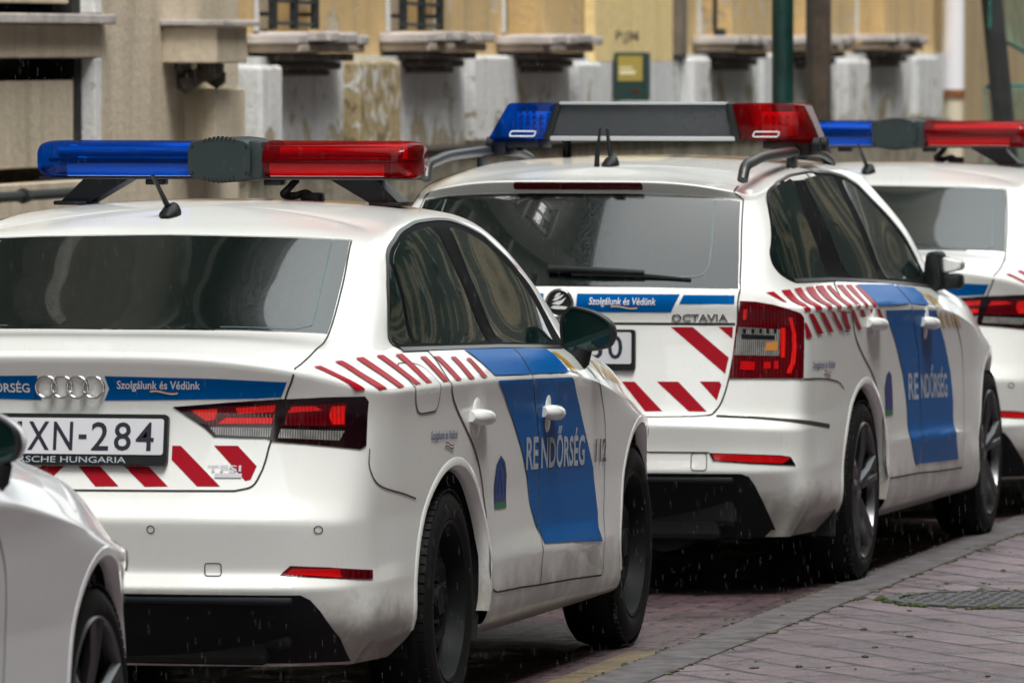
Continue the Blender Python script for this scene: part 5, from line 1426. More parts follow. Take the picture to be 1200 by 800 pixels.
def paving(name, bw, bh, rot, c1, c2, mortar, msize, rough=(.22, .55), moss=.25):
    m = principled(name, c1, .5)
    tc = N(m, "ShaderNodeTexCoord")
    mp = N(m, "ShaderNodeMapping"); mp.inputs["Rotation"].default_value = (0, 0, rot)
    L(m, tc.outputs["Object"], mp.inputs["Vector"])
    wob = noise(m, mp.outputs[0], 2.2, 2)                         # joints are not ruler straight
    va = N(m, "ShaderNodeVectorMath", operation='MULTIPLY_ADD'); va.inputs[1].default_value = (.06, .06, 0)
    L(m, wob.outputs["Color"], va.inputs[0]); L(m, mp.outputs[0], va.inputs[2])
    br = N(m, "ShaderNodeTexBrick"); br.inputs["Scale"].default_value = 1.0
    br.inputs["Brick Width"].default_value = bw; br.inputs["Row Height"].default_value = bh
    br.inputs["Mortar Size"].default_value = msize; br.inputs["Mortar Smooth"].default_value = .3; br.inputs["Bias"].default_value = -.1
    br.inputs["Color1"].default_value = (*c1, 1); br.inputs["Color2"].default_value = (*c2, 1); br.inputs["Mortar"].default_value = (*mortar, 1)
    L(m, va.outputs[0], br.inputs["Vector"])
    n1 = noise(m, tc.outputs["Object"], 1.1, 8, .65); n2 = noise(m, tc.outputs["Object"], 14, 6, .7); n3 = noise(m, tc.outputs["Object"], 90, 3)
    col = mix(m, ramp(m, n1.outputs["Fac"], .35, .7).outputs[0], br.outputs["Color"], (c1[0] * .55, c1[1] * .58, c1[2] * .6))
    col = mix(m, ramp(m, n2.outputs["Fac"], .55, .8).outputs[0], col, (c2[0] * 1.35, c2[1] * 1.3, c2[2] * 1.25))
    g = N(m, "ShaderNodeMath", operation='MULTIPLY'); L(m, br.outputs["Fac"], g.inputs[0]); L(m, ramp(m, n1.outputs["Fac"], .52, .62).outputs[0], g.inputs[1])
    g2 = N(m, "ShaderNodeMath", operation='MULTIPLY'); L(m, g.outputs[0], g2.inputs[0]); g2.inputs[1].default_value = moss
    col = mix(m, g2.outputs[0], col, (.07, .10, .025))
    L(m, col, bsdf(m).inputs["Base Color"])
    rr = N(m, "ShaderNodeMapRange"); rr.inputs["From Min"].default_value = .34; rr.inputs["From Max"].default_value = .60
    rr.inputs["To Min"].default_value = rough[0]; rr.inputs["To Max"].default_value = rough[1]
    n4 = noise(m, tc.outputs["Object"], 3.4, 7, .7, .4)
    L(m, n4.outputs["Fac"], rr.inputs["Value"]); L(m, rr.outputs[0], bsdf(m).inputs["Roughness"])
    wet = ramp(m, n4.outputs["Fac"], .56, .38)
    dkm = N(m, "ShaderNodeMath", operation='MULTIPLY'); dkm.inputs[1].default_value = .45; L(m, wet.outputs[0], dkm.inputs[0])
    col = mix(m, dkm.outputs[0], col, (c1[0] * .32, c1[1] * .34, c1[2] * .38))
    L(m, col, bsdf(m).inputs["Base Color"])
    h = N(m, "ShaderNodeMath", operation='MULTIPLY_ADD'); h.inputs[1].default_value = -.8
    L(m, br.outputs["Fac"], h.inputs[0]); L(m, n3.outputs["Fac"], h.inputs[2])
    bp = N(m, "ShaderNodeBump"); bp.inputs["Strength"].default_value = .85; bp.inputs["Distance"].default_value = .008
    L(m, h.outputs[0], bp.inputs["Height"]); L(m, bp.outputs[0], bsdf(m).inputs["Normal"])
    return m
BAY = paving("bay_bricks", .21, .105, 0, (.115, .072, .080), (.18, .115, .122), (.022, .020, .019), .009)
ROAD = paving("road_setts", .62, .21, R(55), (.178, .128, .142), (.250, .185, .198), (.008, .008, .008), .016, (.10, .62))
def stone(name, c, var=.35, scale=6, rough=.75, bump=.4):
    m = principled(name, c, rough)
    tc = N(m, "ShaderNodeTexCoord")
    n1 = noise(m, tc.outputs["Object"], scale, 8, .68); n2 = noise(m, tc.outputs["Object"], scale * 14, 4)
    col = mix(m, ramp(m, n1.outputs["Fac"], .35, .72).outputs[0], tuple(v * (1 - var) for v in c), tuple(min(1, v * (1 + var * .5)) for v in c))
    L(m, col, bsdf(m).inputs["Base Color"])
    a = N(m, "ShaderNodeMath", operation='ADD'); L(m, n1.outputs["Fac"], a.inputs[0]); L(m, n2.outputs["Fac"], a.inputs[1])
    bp = N(m, "ShaderNodeBump"); bp.inputs["Strength"].default_value = bump; bp.inputs["Distance"].default_value = .008
    L(m, a.outputs[0], bp.inputs["Height"]); L(m, bp.outputs[0], bsdf(m).inputs["Normal"])
    return m
KERB = stone("kerb_stone", (.130, .116, .120), .6, 9, .75)
YBRICK = stone("yellow_brick", (.18, .135, .075), .45, 8, .5)
SIDEWALK = stone("sidewalk_asphalt", (.08, .08, .08), .3, 4, .6)
def sheet(name, x0, x1, y0, y1, z, mat, root_loc, h, kind='structure'):
    bm = bmesh.new()
    bm.faces.new([bm.verts.new(p) for p in ((x0, y0, 0), (x1, y0, 0), (x1, y1, 0), (x0, y1, 0))])
    o = obj(name, bm, mat)
    o.location = (root_loc[0], root_loc[1], z); o.rotation_euler = (0, 0, -h)
    if kind: o["kind"] = kind
    return o
sheet("ground", -300, 300, -300, 300, 0.0, BAY, KERB_O, KERB_H)
sheet("road", 1.165, 8.6, -50, 120, .004, ROAD, KERB_O, KERB_H)
bm = bmesh.new()
y = -30.0
while y < 60:                                                     # flush kerb: long stones with open joints
    ln = 1.0 + random.uniform(-.02, .02)
    box(bm, (1.072, y + ln / 2, 0.0), (.178, ln - .006, .016), bevel=.003)
    y += ln
o = obj("kerb_strip", bm, KERB); o.location = (*KERB_O, 0); o.rotation_euler = (0, 0, -KERB_H); o["kind"] = "structure"
bm = bmesh.new()
for (a, b, xx) in ((.95, 2.40, .925), (6.15, 6.9, .83), (-4, -2.6, .925)):
    k = a
    while k < b - .1:
        box(bm, (xx, k + .10, 0.0), (.098, .196, .010), bevel=.002); k += .205
o = obj("yellow_paving_strip", bm, YBRICK); o.location = (*KERB_O, 0); o.rotation_euler = (0, 0, -KERB_H); o["kind"] = "structure"
bm = bmesh.new(); box(bm, (.78, 30, .05), (1.56, 180, .14), bevel=.01)
o = obj("pavement", bm, SIDEWALK); o.location = (*WALL_O, 0); o.rotation_euler = (0, 0, -WALL_H); o["kind"] = "structure"
# grit, bits of leaf and moss tufts washed into the joints
LITT = stone("wet_litter", (.10, .085, .05), .6, 40, .6)
for nm, mt, cnt in (("grit", LITT, 240), ("moss_tufts", stone("moss", (.055, .075, .02), .5, 40, .9), 150)):
    bm = bmesh.new()
    for k in range(cnt):
        x_ = random.choice((1.168, .978, random.uniform(.9, 2.4))) + random.uniform(-.012, .012)
        q = random.uniform(.004, .013)
        bmesh.ops.create_icosphere(bm, subdivisions=1, radius=q, matrix=Matrix.Translation((x_, random.uniform(-1.5, 12), .007)) @ Matrix.Rotation(random.uniform(0, 6), 4, 'Z') @ Matrix.Diagonal((1, random.uniform(.6, 2.2), .4, 1)))
    o = obj(nm, bm, mt); o.location = (*KERB_O, 0); o.rotation_euler = (0, 0, -KERB_H); o["kind"] = "stuff"
    tag(o, "scattered wet grit and bits of leaf along the kerb" if nm == "grit" else "small green moss tufts along the kerb joints", "grit" if nm == "grit" else "moss")
# round iron cover in the road
mh = empty("manhole_cover", (1.66, 27.0, .004), -KERB_H)
tag(mh, "round cast iron manhole cover with moss round its rim in the brick road", "manhole cover")
IRON = stone("cast_iron", (.075, .072, .075), .6, 12, .5)
MOSS = MATS["moss"]
bm = bmesh.new()
def disc(bm, r0, r1, z0, z1, seg=48):
    P0 = [bm.verts.new((r0 * math.cos(a), r0 * math.sin(a), z1)) for a in [2 * math.pi * k / seg for k in range(seg)]]
    P1 = [bm.verts.new((r1 * math.cos(a), r1 * math.sin(a), z1)) for a in [2 * math.pi * k / seg for k in range(seg)]]
    P2 = [bm.verts.new((r1 * math.cos(a), r1 * math.sin(a), z0)) for a in [2 * math.pi * k / seg for k in range(seg)]]
    for A, B in ((P0, P1), (P1, P2)):
        for i in range(seg): bm.faces.new((A[i], A[(i + 1) % seg], B[(i + 1) % seg], B[i]))
    return P0
P0 = disc(bm, .37, .41, 0, .008); obj("cover_ring", bm, IRON, mh)
bm = bmesh.new(); P0 = disc(bm, .001, .355, 0, .006)
for i in range(-8, 9):
    for j in range(-8, 9):
        if math.hypot(i, j) < 8.2 and random.random() > .15: box(bm, (i * .041 + random.uniform(-.004, .004), j * .041, .007), (random.uniform(.014, .024), .020, random.uniform(.004, .009)), bevel=.003)
obj("cover_plate", bm, IRON, mh)
bm = bmesh.new()
for k in range(70):
    a = random.uniform(0, 6.283); r_ = random.choice((.36, .362, .42, .43)) + random.uniform(-.006, .02)
    q = random.uniform(.008, .026)
    bmesh.ops.create_icosphere(bm, subdivisions=1, radius=q, matrix=Matrix.Translation((r_ * math.cos(a), r_ * math.sin(a), .003)) @ Matrix.Diagonal((1, 1, .45, 1)))
obj("moss_rim", bm, MOSS, mh)

# ------------------------------------------------------------------ plaster of the old houses
def plaster(name, base, bare, stain, cover=.5, scale=1.0, streak=.5, damp=0.0):
    m = principled(name, base, .85)
    tc = N(m, "ShaderNodeTexCoord")
    st = N(m, "ShaderNodeMapping"); st.inputs["Scale"].default_value = (3.2 * scale, 3.2 * scale, .35 * scale)
    L(m, tc.outputs["Object"], st.inputs["Vector"])
    runs = noise(m, st.outputs[0], 1.6, 6, .62)
    pat = noise(m, tc.outputs["Object"], 2.4 * scale, 9, .62, .6)
    fine = noise(m, tc.outputs["Object"], 26, 5, .7)
    col = mix(m, ramp(m, runs.outputs["Fac"], .48, .72).outputs[0], base, tuple(b * (1 - streak) + s_ * streak for b, s_ in zip(base, stain)))
    pf = pat.outputs["Fac"]
    if damp:                                                     # rising damp: the coat has come off in ragged patches over the base
        sp = N(m, "ShaderNodeSeparateXYZ"); L(m, tc.outputs["Object"], sp.inputs[0])
        rise = ramp(m, sp.outputs["Z"], 1.72, 1.36); rise.inputs["To Max"].default_value = damp
        ad = N(m, "ShaderNodeMath", operation='ADD'); L(m, pf, ad.inputs[0]); L(m, rise.outputs[0], ad.inputs[1]); pf = ad.outputs[0]
    edge = ramp(m, pf, cover, cover + .035)
    col = mix(m, edge.outputs[0], col, bare)
    dk = ramp(m, pf, cover + .11, cover + .17)
    col = mix(m, dk.outputs[0], col, tuple(v * .45 for v in bare))
    f2 = ramp(m, fine.outputs["Fac"], .3, .75)
    col = mix(m, f2.outputs[0], mix(m, .22, col, (.02, .02, .015)), col)
    L(m, col, bsdf(m).inputs["Base Color"])
    hh = N(m, "ShaderNodeMath", operation='MULTIPLY_ADD'); hh.inputs[1].default_value = -1.2
    L(m, edge.outputs[0], hh.inputs[0]); L(m, fine.outputs["Fac"], hh.inputs[2])
    bp = N(m, "ShaderNodeBump"); bp.inputs["Strength"].default_value = .6; bp.inputs["Distance"].default_value = .012
    L(m, hh.outputs[0], bp.inputs["Height"]); L(m, bp.outputs[0], bsdf(m).inputs["Normal"])
    return m
BEIGE = plaster("beige_plaster", (.62, .53, .40), (.52, .44, .33), (.30, .24, .15), .66, .8, .6)
OCHRE = plaster("ochre_plaster", (.66, .46, .21), (.58, .50, .38), (.32, .26, .17), .58, 1.0, .7)
GREYP = plaster("grey_plaster", (.70, .71, .71), (.46, .39, .27), (.42, .42, .40), .62, 1.6, .5, damp=.13)
DECAY = plaster("crumbling_plaster", (.66, .65, .60), (.40, .31, .16), (.30, .26, .18), .43, 3.4, .6)
PALE = plaster("pale_plaster", (.74, .74, .73), (.40, .33, .22), (.42, .41, .38), .62, 2.2, .55, damp=.14)
UPDARK = plaster("dark_upper_plaster", (.17, .15, .11), (.22, .19, .14), (.09, .08, .06), .60, .8, .6)  # upper walls darkened so their reflections in the car windows stay dark
DARKST = plaster("dark_plaster", (.022, .028, .022), (.52, .42, .27), (.015, .02, .015), .53, .15, .6)  # street shade put into the colour; tan patches vary its reflections in side windows
YELLOW = plaster("yellow_plaster", (.90, .70, .33), (.58, .45, .24), (.56, .40, .16), .68, .8, .35)
TAN = plaster("tan_plaster", (.42, .31, .16), (.28, .22, .15), (.22, .16, .09), .60, .8, .6)
FOOT = plaster("rough_base", (.38, .335, .25), (.24, .21, .15), (.12, .11, .085), .50, 2.4, .7)
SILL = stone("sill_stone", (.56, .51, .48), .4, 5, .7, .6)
SILLD = stone("sill_moulding", (.12, .10, .08), .5, 6, .85, .7)  # darkened so the shadow under the sills sits in the colour
BANDM = stone("sill_band_stone", (.46, .38, .30), .4, 7, .8, .6)
PANE = principled("window_pane", (.012, .014, .014), .06, spec=.7)
FRAME = principled("window_frame", (.30, .30, .29), .5)
WOOD = principled("brown_casement", (.14, .09, .055), .6)
IRONB = principled("black_iron", (.012, .016, .016), .55)
UPWIN = principled("upper_window_frame", (.16, .145, .115), .6)

def house(name, t0, t1, h, label, mat, x_off=0.0, depth=9.0, face=1, floors=(5.2, 8.6, 12.0), pitch=2.607, phase=.62, low=0.0):
    """a street house; local x points into the street, local y along it"""
    r = empty(name, (*WALL_O, 0), -WALL_H)
    tag(r, label, "house")
    return r
def wpart(root, name, boxes, mat, smooth=False, bevel=0.0):
    bm = bmesh.new()
    for (x0, x1, y0, y1, z0, z1) in boxes:
        box(bm, ((x0 + x1) / 2, (y0 + y1) / 2, (z0 + z1) / 2), (x1 - x0, y1 - y0, z1 - z0), bevel=bevel)
    return obj(name, bm, mat, root)

main = house("old_house", 9, 34, 15, "old house with crumbling beige and ochre plaster, worn window sills and iron grilles", None)
WIN = [15.43, 18.037, 20.644, 25.858, 28.465, 31.072]
HL = 11.8
# street front: solid below the sills, piers between the windows, solid above
zones = []
edges_ = [14.5] + sum([[t - .52, t + .52] for t in WIN], []) + [33.9]
wall_boxes = [(-.6, 0, 14.5, 33.9, 0, 1.86), (-.6, 0, 14.5, 33.9, 4.0, HL), (-9, -.6, 9.4, 33.9, 0, HL), (-.6, 0, 9.4, 14.5, 3.6, HL), (-.6, -.5, 9.4, 14.5, 0, 3.6)]
for a, b in zip(edges_[0::2], edges_[1::2]): wall_boxes.append((-.6, 0, a, b, 1.86, 4.0))
wpart(main, "wall", wall_boxes, OCHRE)
wpart(main, "upper_wall", [(-.6, .012, 9.4, 33.9, 4.64, HL)], UPDARK)
wpart(main, "base_course", [(0, .10, 14.4, 33.7, 0.1, 1.315)], FOOT, bevel=.012)
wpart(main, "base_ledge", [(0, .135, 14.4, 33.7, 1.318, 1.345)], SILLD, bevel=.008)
wpart(main, "lower_wall", [(0, .085, 14.45, 21.9, 1.348, 1.80), (0, .085, 24.6, 33.7, 1.348, 1.80)], GREYP)
# blocks at the near end
wpart(main, "corner_wall", [(-.5, .15, 11.72, 14.05, 0, 3.6), (-.5, .15, 9.4, 11.72, 1.80, 1.94), (-.5, .15, 9.4, 11.72, 0, 1.28), (-.02, .10, 9.4, 11.47, 1.34, 1.705),
                            (-.02, .10, 9.4, 11.40, 2.03, 3.6), (.15, .30, 13.08, 13.6, 1.30, 1.66)], BEIGE, bevel=.006)
wpart(main, "corner_ledge", [(-.2, .21, 9.4, 11.76, 1.943, 1.985)], SILL, bevel=.006)
wpart(main, "corner_console", [(.15, .40, 12.72, 13.25, 1.775, 1.935)], BEIGE, bevel=.006)
wpart(main, "corner_console_slab", [(.15, .44, 12.68, 13.32, 1.938, 1.965)], SILL, bevel=.006)
wpart(main, "lit_reveal_edge", [(-.05, .157, 11.62, 11.716, 1.30, 1.797), (-.05, .157, 11.60, 11.716, 1.988, 3.6)], PALE, bevel=.006)  # pale strip paints in the lit outer part of the reveal
wpart(main, "recess_shade", [(-.45, .095, 11.50, 11.617, 1.345, 1.795), (-.45, .095, 11.46, 11.597, 1.99, 3.55), (-.16, -.10, 9.4, 11.5, 1.345, 1.795), (-.16, -.10, 9.4, 11.46, 1.99, 3.55)], DARK)  # black boxes stand in for the deep shade inside the openings
bm = bmesh.new()
for k in range(16):
    bmesh.ops.create_icosphere(bm, subdivisions=1, radius=random.uniform(.025, .05), matrix=Matrix.Translation((.17 + random.uniform(0, .13), 12.95 + random.uniform(-.12, .25), 1.715 + random.uniform(-.04, .06))))
obj("broken_corner", bm, SILLD, main)
bm = bmesh.new(); tube(bm, [(.24, 9.4, 1.235), (.24, 11.25, 1.235)], .022, seg=8)
for k in (10.2, 11.1): tube(bm, [(.24, k, 1.235), (.24, k + .05, 1.235)], .032, seg=8)
obj("wall_pipe", bm, IRONB, main, smooth=40)
# piers and pilasters
for i, (a, b, d, m_) in enumerate(((14.36, 14.75, .14, PALE), (16.30, 17.15, .13, DECAY), (18.90, 19.70, .10, PALE), (21.45, 22.05, .09, GREYP), (24.62, 25.1, .09, PALE),
                                   (26.8, 27.5, .08, GREYP), (29.4, 30.2, .12, PALE), (32.2, 33.0, .09, GREYP))):
    wpart(main, "pier", [(.0, d + .04, a, b, 1.348, 1.76 + .02 * (i % 3))], m_, bevel=.02)
for t in WIN:
    a, b = t - .67, t + .67
    s_ = empty("window_sill", (0, t, 0)); s_.parent = main
    jit = random.uniform(-.008, .008)
    bm = bmesh.new()
    n_ = 7                                                      # worn slab: its front edge wavers
    top = []
    for k in range(n_):
        y0, y1 = a - t + (b - a) * k / n_, a - t + (b - a) * (k + 1) / n_
        dz = random.uniform(-.010, .008); dx = random.uniform(-.05, .01)
        box(bm, ((.30 + dx) / 2, (y0 + y1) / 2, 1.892 + dz + jit), (.30 + dx, y1 - y0 - .001, .046), bevel=.008)
    obj("sill_slab", bm, SILL, s_)
    bm = bmesh.new()
    box(bm, (.125, 0, 1.843 + jit), (.25, b - a - .06, .042), bevel=.010)
    obj("sill_band", bm, BANDM, s_)
    bm = bmesh.new()
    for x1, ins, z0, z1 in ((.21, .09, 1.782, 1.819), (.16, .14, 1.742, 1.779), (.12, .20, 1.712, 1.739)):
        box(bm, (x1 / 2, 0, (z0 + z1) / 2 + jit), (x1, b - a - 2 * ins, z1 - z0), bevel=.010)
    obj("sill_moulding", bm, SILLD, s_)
    w_ = empty("window", (0, t, 0)); w_.parent = main
    wpart(w_, "window_frame", [(-.26, -.20, -.50, -.42, 1.92, 3.9), (-.26, -.20, .42, .50, 1.92, 3.9), (-.26, -.20, -.04, .04, 1.92, 3.9), (-.26, -.20, -.5, .5, 1.92, 2.0), (-.26, -.20, -.5, .5, 2.75, 2.82)], WOOD)
    wpart(w_, "pane", [(-.25, -.235, -.5, .5, 1.92, 3.9)], PANE)
    wpart(w_, "reveal_edge", [(-.20, .012, -.512, -.470, 1.92, 4.0)], PALE)
    if t < 19:
        bm = bmesh.new()
        wpart(w_, "boarding", [(-.20, -.16, -.30, .50, 1.93, 3.9)], BEIGE)
        for k in range(3): tube(bm, [(.06, -.40 + k * .40, 1.93), (.06, -.40 + k * .40, 3.2)], .022, seg=6)
        for k in range(8): tube(bm, [(.06, -.46, 1.960 + k * .105), (.06, .46, 1.950 + k * .105)], .010, seg=6)
        for k in (0, 2):
            tube(bm, [(-.04, -.40 + k * .40, 2.0), (.06, -.40 + k * .40, 2.0)], .010, seg=6)
        obj("window_grille", bm, IRONB, w_, smooth=40)
# yellow patch of wall, brown strip, scrawl, small drain bracket
wpart(main, "yellow_wall", [(0, .055, 22.2, 24.35, 1.765, 4.6)], YELLOW)
wpart(main, "pale_wall", [(0, .06, 22.08, 24.55, 1.348, 1.762)], GREYP)
wpart(main, "brown_strip", [(0, .09, 24.42, 24.60, 1.80, 4.6)], stone("brown_stone", (.20, .16, .12), .3, 5))
bm = bmesh.new()
flat_text(bm, text2d("P:JM", .62, .07, (22.75, 1.865), bold=.01), (.0575, 0, 0), (0, 1, 0), (0, 0, 1))
obj("graffiti", bm, principled("faded_spray_paint", (.20, .17, .11), .8), main)
nb = empty("notice_box", (WALL_O[0] + .975 * 0 + .221 * 22.62, WALL_O[1] + .975 * 22.62, 0), -WALL_H)
tag(nb, "small dark green notice box with a yellow panel, fixed to the wall below the scrawl", "notice box")
bm = bmesh.new(); box(bm, (.165, .06, 1.680), (.190, .10, .270), bevel=.006); obj("box_case", bm, principled("dark_green_paint", (.012, .040, .034), .4), nb)
bm = bmesh.new(); box(bm, (.165, .009, 1.725), (.140, .004, .140)); obj("yellow_panel", bm, principled("yellow_panel", (.36, .28, .06), .5), nb)
bm = bmesh.new(); box(bm, (.150, .006, 1.702), (.090, .004, .022)); box(bm, (.140, .006, 1.728), (.075, .004, .010)); obj("paper_label", bm, principled("paper_label", (.75, .68, .45), .7), nb)
bm = bmesh.new(); box(bm, (.195, .009, 1.600), (.045, .006, .022), bevel=.002); obj("lock_plate", bm, principled("rust_red", (.07, .012, .010), .5), nb)
bm = bmesh.new(); tube(bm, [(.05, 25.62, 1.93), (.05, 25.62, 2.4)], .014, seg=6); box(bm, (.08, 25.62, 1.93), (.06, .10, .05), bevel=.01); obj("shutter_holder", bm, IRONB, main)
bm = bmesh.new(); box(bm, (.05, 26.0, 1.61), (.03, .16, .055), bevel=.005); obj("yellow_tag", bm, MATS["yellow_panel"], main)
# upper storeys (their mirror image shows in the car windows) and the eaves
def upper(root, ts, zs, x0, sgn=1):
    proto = None
    for z in zs:
        for t in ts:
            if proto is None:
                bm = bmesh.new()
                for (a0, a1, c0, c1, d0, d1, mi) in ((.0, .07, -.62, -.50, -.1, 1.9, 0), (.0, .07, .50, .62, -.1, 1.9, 0), (0, .16, -.72, .72, 1.9, 2.06, 0), (0, .20, -.70, .70, -.2, -.08, 0),
                                                   (.0, .02, -.5, .5, -.08, 1.9, 1), (.02, .05, -.03, .03, -.08, 1.9, 2), (.02, .05, -.5, .5, 1.25, 1.31, 2)):
                    box(bm, (sgn * (a0 + a1) / 2, (c0 + c1) / 2, (d0 + d1) / 2), (a1 - a0, c1 - c0, d1 - d0), mi=mi)
                proto = obj("upper_window", bm, [UPWIN, PANE, FRAME], root)
                o = proto
            else:
                o = proto.copy(); COL.objects.link(o)
            o.location = (x0, t, z)
upper(main, [11.0] + WIN[:3] + [23.25] + WIN[3:], (5.4, 8.9), .012)
wpart(main, "reflection_block", [(-6, -.05, 22.0, 33.9, HL, 21)], UPDARK)  # unseen block added so the front saloon's rear glass reflects something dark
wpart(main, "string_course", [(0, .14, 9.4, 33.9, 4.42, 4.62), (0, .12, 9.4, 33.9, 8.0, 8.14)], SILL)
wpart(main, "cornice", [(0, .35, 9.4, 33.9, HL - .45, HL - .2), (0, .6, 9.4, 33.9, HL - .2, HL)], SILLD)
dp = empty("downpipe", (WALL_O[0] + .221 * 33.55 + .975 * .14, WALL_O[1] + .975 * 33.55 - .221 * .14, 0), -WALL_H)
tag(dp, "white painted rain downpipe with a rusty joint between the two house fronts", "downpipe")
bm = bmesh.new(); tube(bm, [(0, 0, 1.545), (0, 0, 9)], .075, seg=18); obj("pipe", bm, principled("white_pipe_paint", (.78, .77, .80), .45), dp, smooth=40)
bm = bmesh.new(); tube(bm, [(0, 0, .1), (0, 0, 1.50)], .070, seg=18); obj("lower_pipe", bm, principled("cream_pipe_paint", (.62, .55, .42), .5), dp, smooth=40)
bm = bmesh.new(); tube(bm, [(0, 0, 1.495), (0, 0, 1.55)], .083, seg=18); obj("rusty_joint", bm, principled("rust", (.20, .075, .02), .8), dp, smooth=40)
far = house("tan_house", 34, 80, 13, "tan plastered house beyond the white downpipe, half hidden by green netting", TAN)
wpart(far, "wall", [(-9, 0.02, 34.2, 75, 0, 13)], TAN)
wpart(far, "base_course", [(0.02, .10, 34.3, 75, .1, 1.25)], FOOT)
upper(far, [36.5 + 2.8 * k for k in range(9)], (5.2, 8.6), .02)
wpart(far, "cornice", [(0.02, .5, 34.2, 75, 12.7, 13)], SILL)
WARM = plaster("warm_plaster", (.15, .125, .08), (.26, .21, .14), (.10, .085, .06), .58, .35, .7)
near = house("corner_house", -60, 9, 16, "dark house before the old one, seen mirrored in the car windows", GREYP)
wpart(near, "wall", [(-9, .05, -60, 9.3, 0, 18.5)], WARM)
wpart(near, "pilaster", [(.05, .30, -58 + 6.0 * k, -57.2 + 6.0 * k, 0, 18) for k in range(12)], SILLD)
wpart(near, "string_course", [(.05, .30, -60, 9.3, 4.3, 4.6), (.05, .25, -60, 9.3, 7.9, 8.1), (.05, .25, -60, 9.3, 11.4, 11.6)], SILL)
upper(near, [-44 + 3.0 * k for k in range(17)], (1.6, 5.4, 8.9, 12.4), .05)
wpart(near, "cornice", [(0.05, .6, -60, 9.3, 18.1, 18.5)], SILLD)
# houses across the street
for i, (t0, t1, hh, m_, lb_) in enumerate(((-60, -16, 19, DARKST, "dark brown house across the street with grey window frames"), (-15.8, 22, 19, DARKST, "tall dark house across the street opposite the parked cars"), (22.2, 95, 18, DARKST, "long dark house across the street further up"))):
    a = house("street_house", 0, 0, 0, lb_, m_)
    wpart(a, "wall", [(12.8, 23, t0, t1, 0, hh)], m_)
    upper(a, [t0 + 4 + 9.5 * k for k in range(min(6, int((t1 - t0 - 3) / 9.5)))], (1.0, 8.2), 12.8, -1)
    wpart(a, "cornice", [(12.3, 12.8, t0, t1, hh - .35, hh)], SILL)

bm = bmesh.new(); box(bm, (12.4, 20, .05), (3.1, 150, .14), bevel=.01)
o = obj("pavement", bm, SIDEWALK); o.location = (*WALL_O, 0); o.rotation_euler = (0, 0, -WALL_H); o["kind"] = "structure"

# ------------------------------------------------------------------ poles, props and netting behind the cars
def at(px, D): return ((px - 600) / FPX * D, D)
def pole(name, px, D, r, mat, label, cat, top=4.6, seg=16, square=False, lean=0.0):
    X, Y = at(px, D)
    root = empty(name, (X, Y, .1), -WALL_H)
    tag(root, label, cat)
    bm = bmesh.new()
    if square: box(bm, (lean * top / 2, 0, top / 2), (r * 2, r * 2, top), bevel=.008, ry=math.atan(lean))
    else: tube(bm, [(0, 0, 0), (lean * top, 0, top)], [r, r * .95], seg=seg)
    obj("shaft", bm, mat, root, smooth=40)
    return root
GREENP = stone("green_pole_paint", (.006, .040, .034), .5, 8, .35, .2)
p1 = pole("street_lamp", 917, 38.5, .053, GREENP, "dark green round street lamp post behind the estate's red beacon", "street lamp", 5.5)
bm = bmesh.new(); tube(bm, [(0, 0, 0), (0, 0, .8)], .085, seg=16); tube(bm, [(0, 0, .8), (0, 0, .86)], [.095, .055], seg=16); obj("pole_base", bm, GREENP, p1, smooth=40)
bm = bmesh.new(); tube(bm, spline([(0, 0, 5.4), (.05, 0, 5.9), (.5, 0, 6.15), (.95, 0, 6.1)], 5), .035, seg=10); box(bm, (1.1, 0, 6.05), (.5, .22, .12), bevel=.04); obj("lamp_head", bm, GREENP, p1, smooth=40)
p2 = pole("wooden_post", 960, 42.0, .053, stone("weathered_wood", (.085, .062, .042), .5, 10, .8, .6), "weathered brown square timber post just right of the green lamp post", "post", 4.8, square=True)
bm = bmesh.new(); box(bm, (-.045, -.058, 2.4), (.03, .012, 4.7)); obj("post_batten", bm, stone("dark_wood", (.03, .025, .02), .4, 10, .8), p2)
p3 = pole("scaffold_prop", 1203, 46.0, .055, stone("prop_wood", (.022, .024, .024), .4, 8, .7), "dark leaning prop in front of the green netting at the right edge", "prop", 4.0, square=True, lean=-.10)
net_m = principled("green_netting", (.02, .22, .17), .8)
b_ = bsdf(net_m); b_.inputs["Alpha"].default_value = .42
nroot = empty("scaffold_netting", (*at(1252, 49.0), 0), -WALL_H)
tag(nroot, "translucent green debris netting sagging beside the white downpipe", "netting")
bm = bmesh.new()
NX, NZ = 40, 24
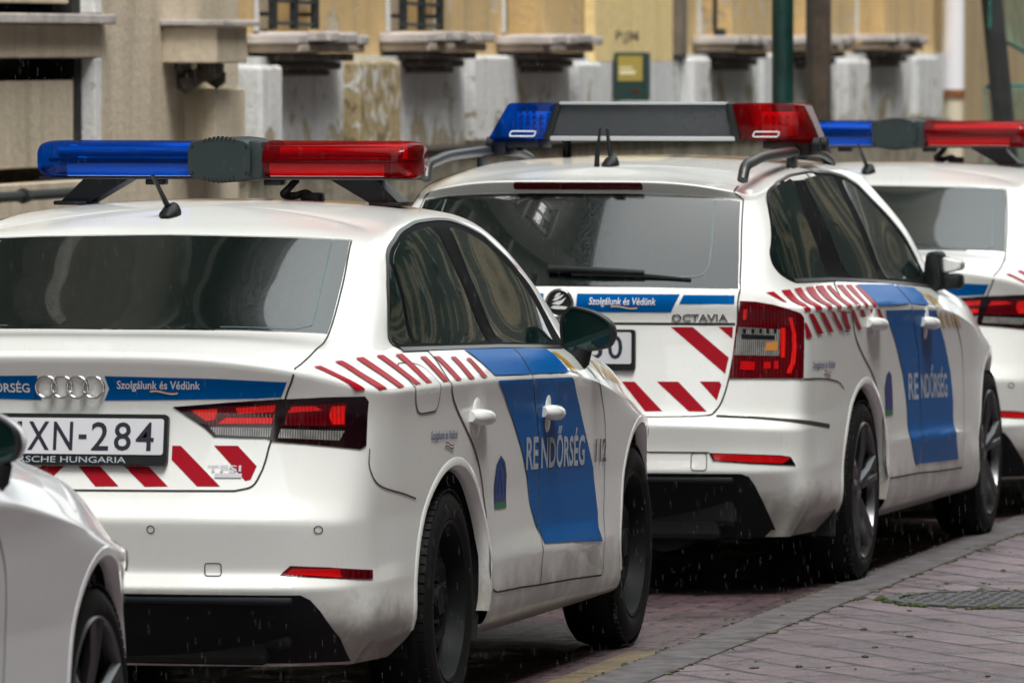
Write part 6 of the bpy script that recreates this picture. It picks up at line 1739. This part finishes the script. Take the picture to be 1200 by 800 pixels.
tint = []
for lay, (z_hi, z_lo, sag, y0) in enumerate(((4.2, 1.95, .22, 0.0), (1.62, .5, .02, .05))):
    vs = []
    for i in range(NX + 1):
        u = i / NX
        row = []
        for j in range(NZ + 1):
            v = j / NZ
            zl = z_lo - sag * math.sin(math.pi * min(1, u * 1.0)) * 1.0 + .03 * math.sin(u * 21)
            z = z_hi + (zl - z_hi) * v
            row.append(bm.verts.new((.35 * math.sin(u * 9 + v * 2) * .12, (u - .40) * 8 + y0, z)))
        vs.append(row)
    for i in range(NX):
        for j in range(NZ): bm.faces.new((vs[i][j], vs[i + 1][j], vs[i + 1][j + 1], vs[i][j + 1]))
r_ = bmesh.ops.solidify(bm, geom=bm.faces[:], thickness=.006)
obj("net_sheet", bm, net_m, nroot, smooth=True)
bm = bmesh.new()
for z in (1.62, 1.93): tube(bm, [(0, -3.0 + 8 * k / 16, z - .22 * math.sin(math.pi * k / 16) * (z > 1.8)) for k in range(17)], .012, seg=6)
obj("net_rope", bm, principled("net_rope", (.03, .16, .13), .7), nroot, smooth=True)

# ------------------------------------------------------------------ falling rain
rain_m = principled("rain_drop", (.8, .85, .85), .2)
bsdf(rain_m).inputs["Alpha"].default_value = .05
bm = bmesh.new()
rr_ = random.Random(3)
for k in range(7000):
    D = rr_.uniform(17, 34)
    X = rr_.uniform(-.068, .068) * D; Z = rr_.uniform(.02, 1.85 + .006 * D)
    ln = rr_.uniform(.008, .022); w = rr_.uniform(.0004, .0008)
    lean = ln * rr_.uniform(-.10, .02)
    A = [bm.verts.new((X + w * math.cos(a), D + w * math.sin(a), Z)) for a in (0, 2.09, 4.19)]
    B = [bm.verts.new((X + lean + w * math.cos(a), D + w * math.sin(a), Z + ln)) for a in (0, 2.09, 4.19)]
    for i in range(3): bm.faces.new((A[i], A[(i + 1) % 3], B[(i + 1) % 3], B[i]))
o = obj("rain", bm, rain_m); o["kind"] = "stuff"; tag(o, "fine streaks of falling rain over the whole street", "rain")
o.visible_shadow = True
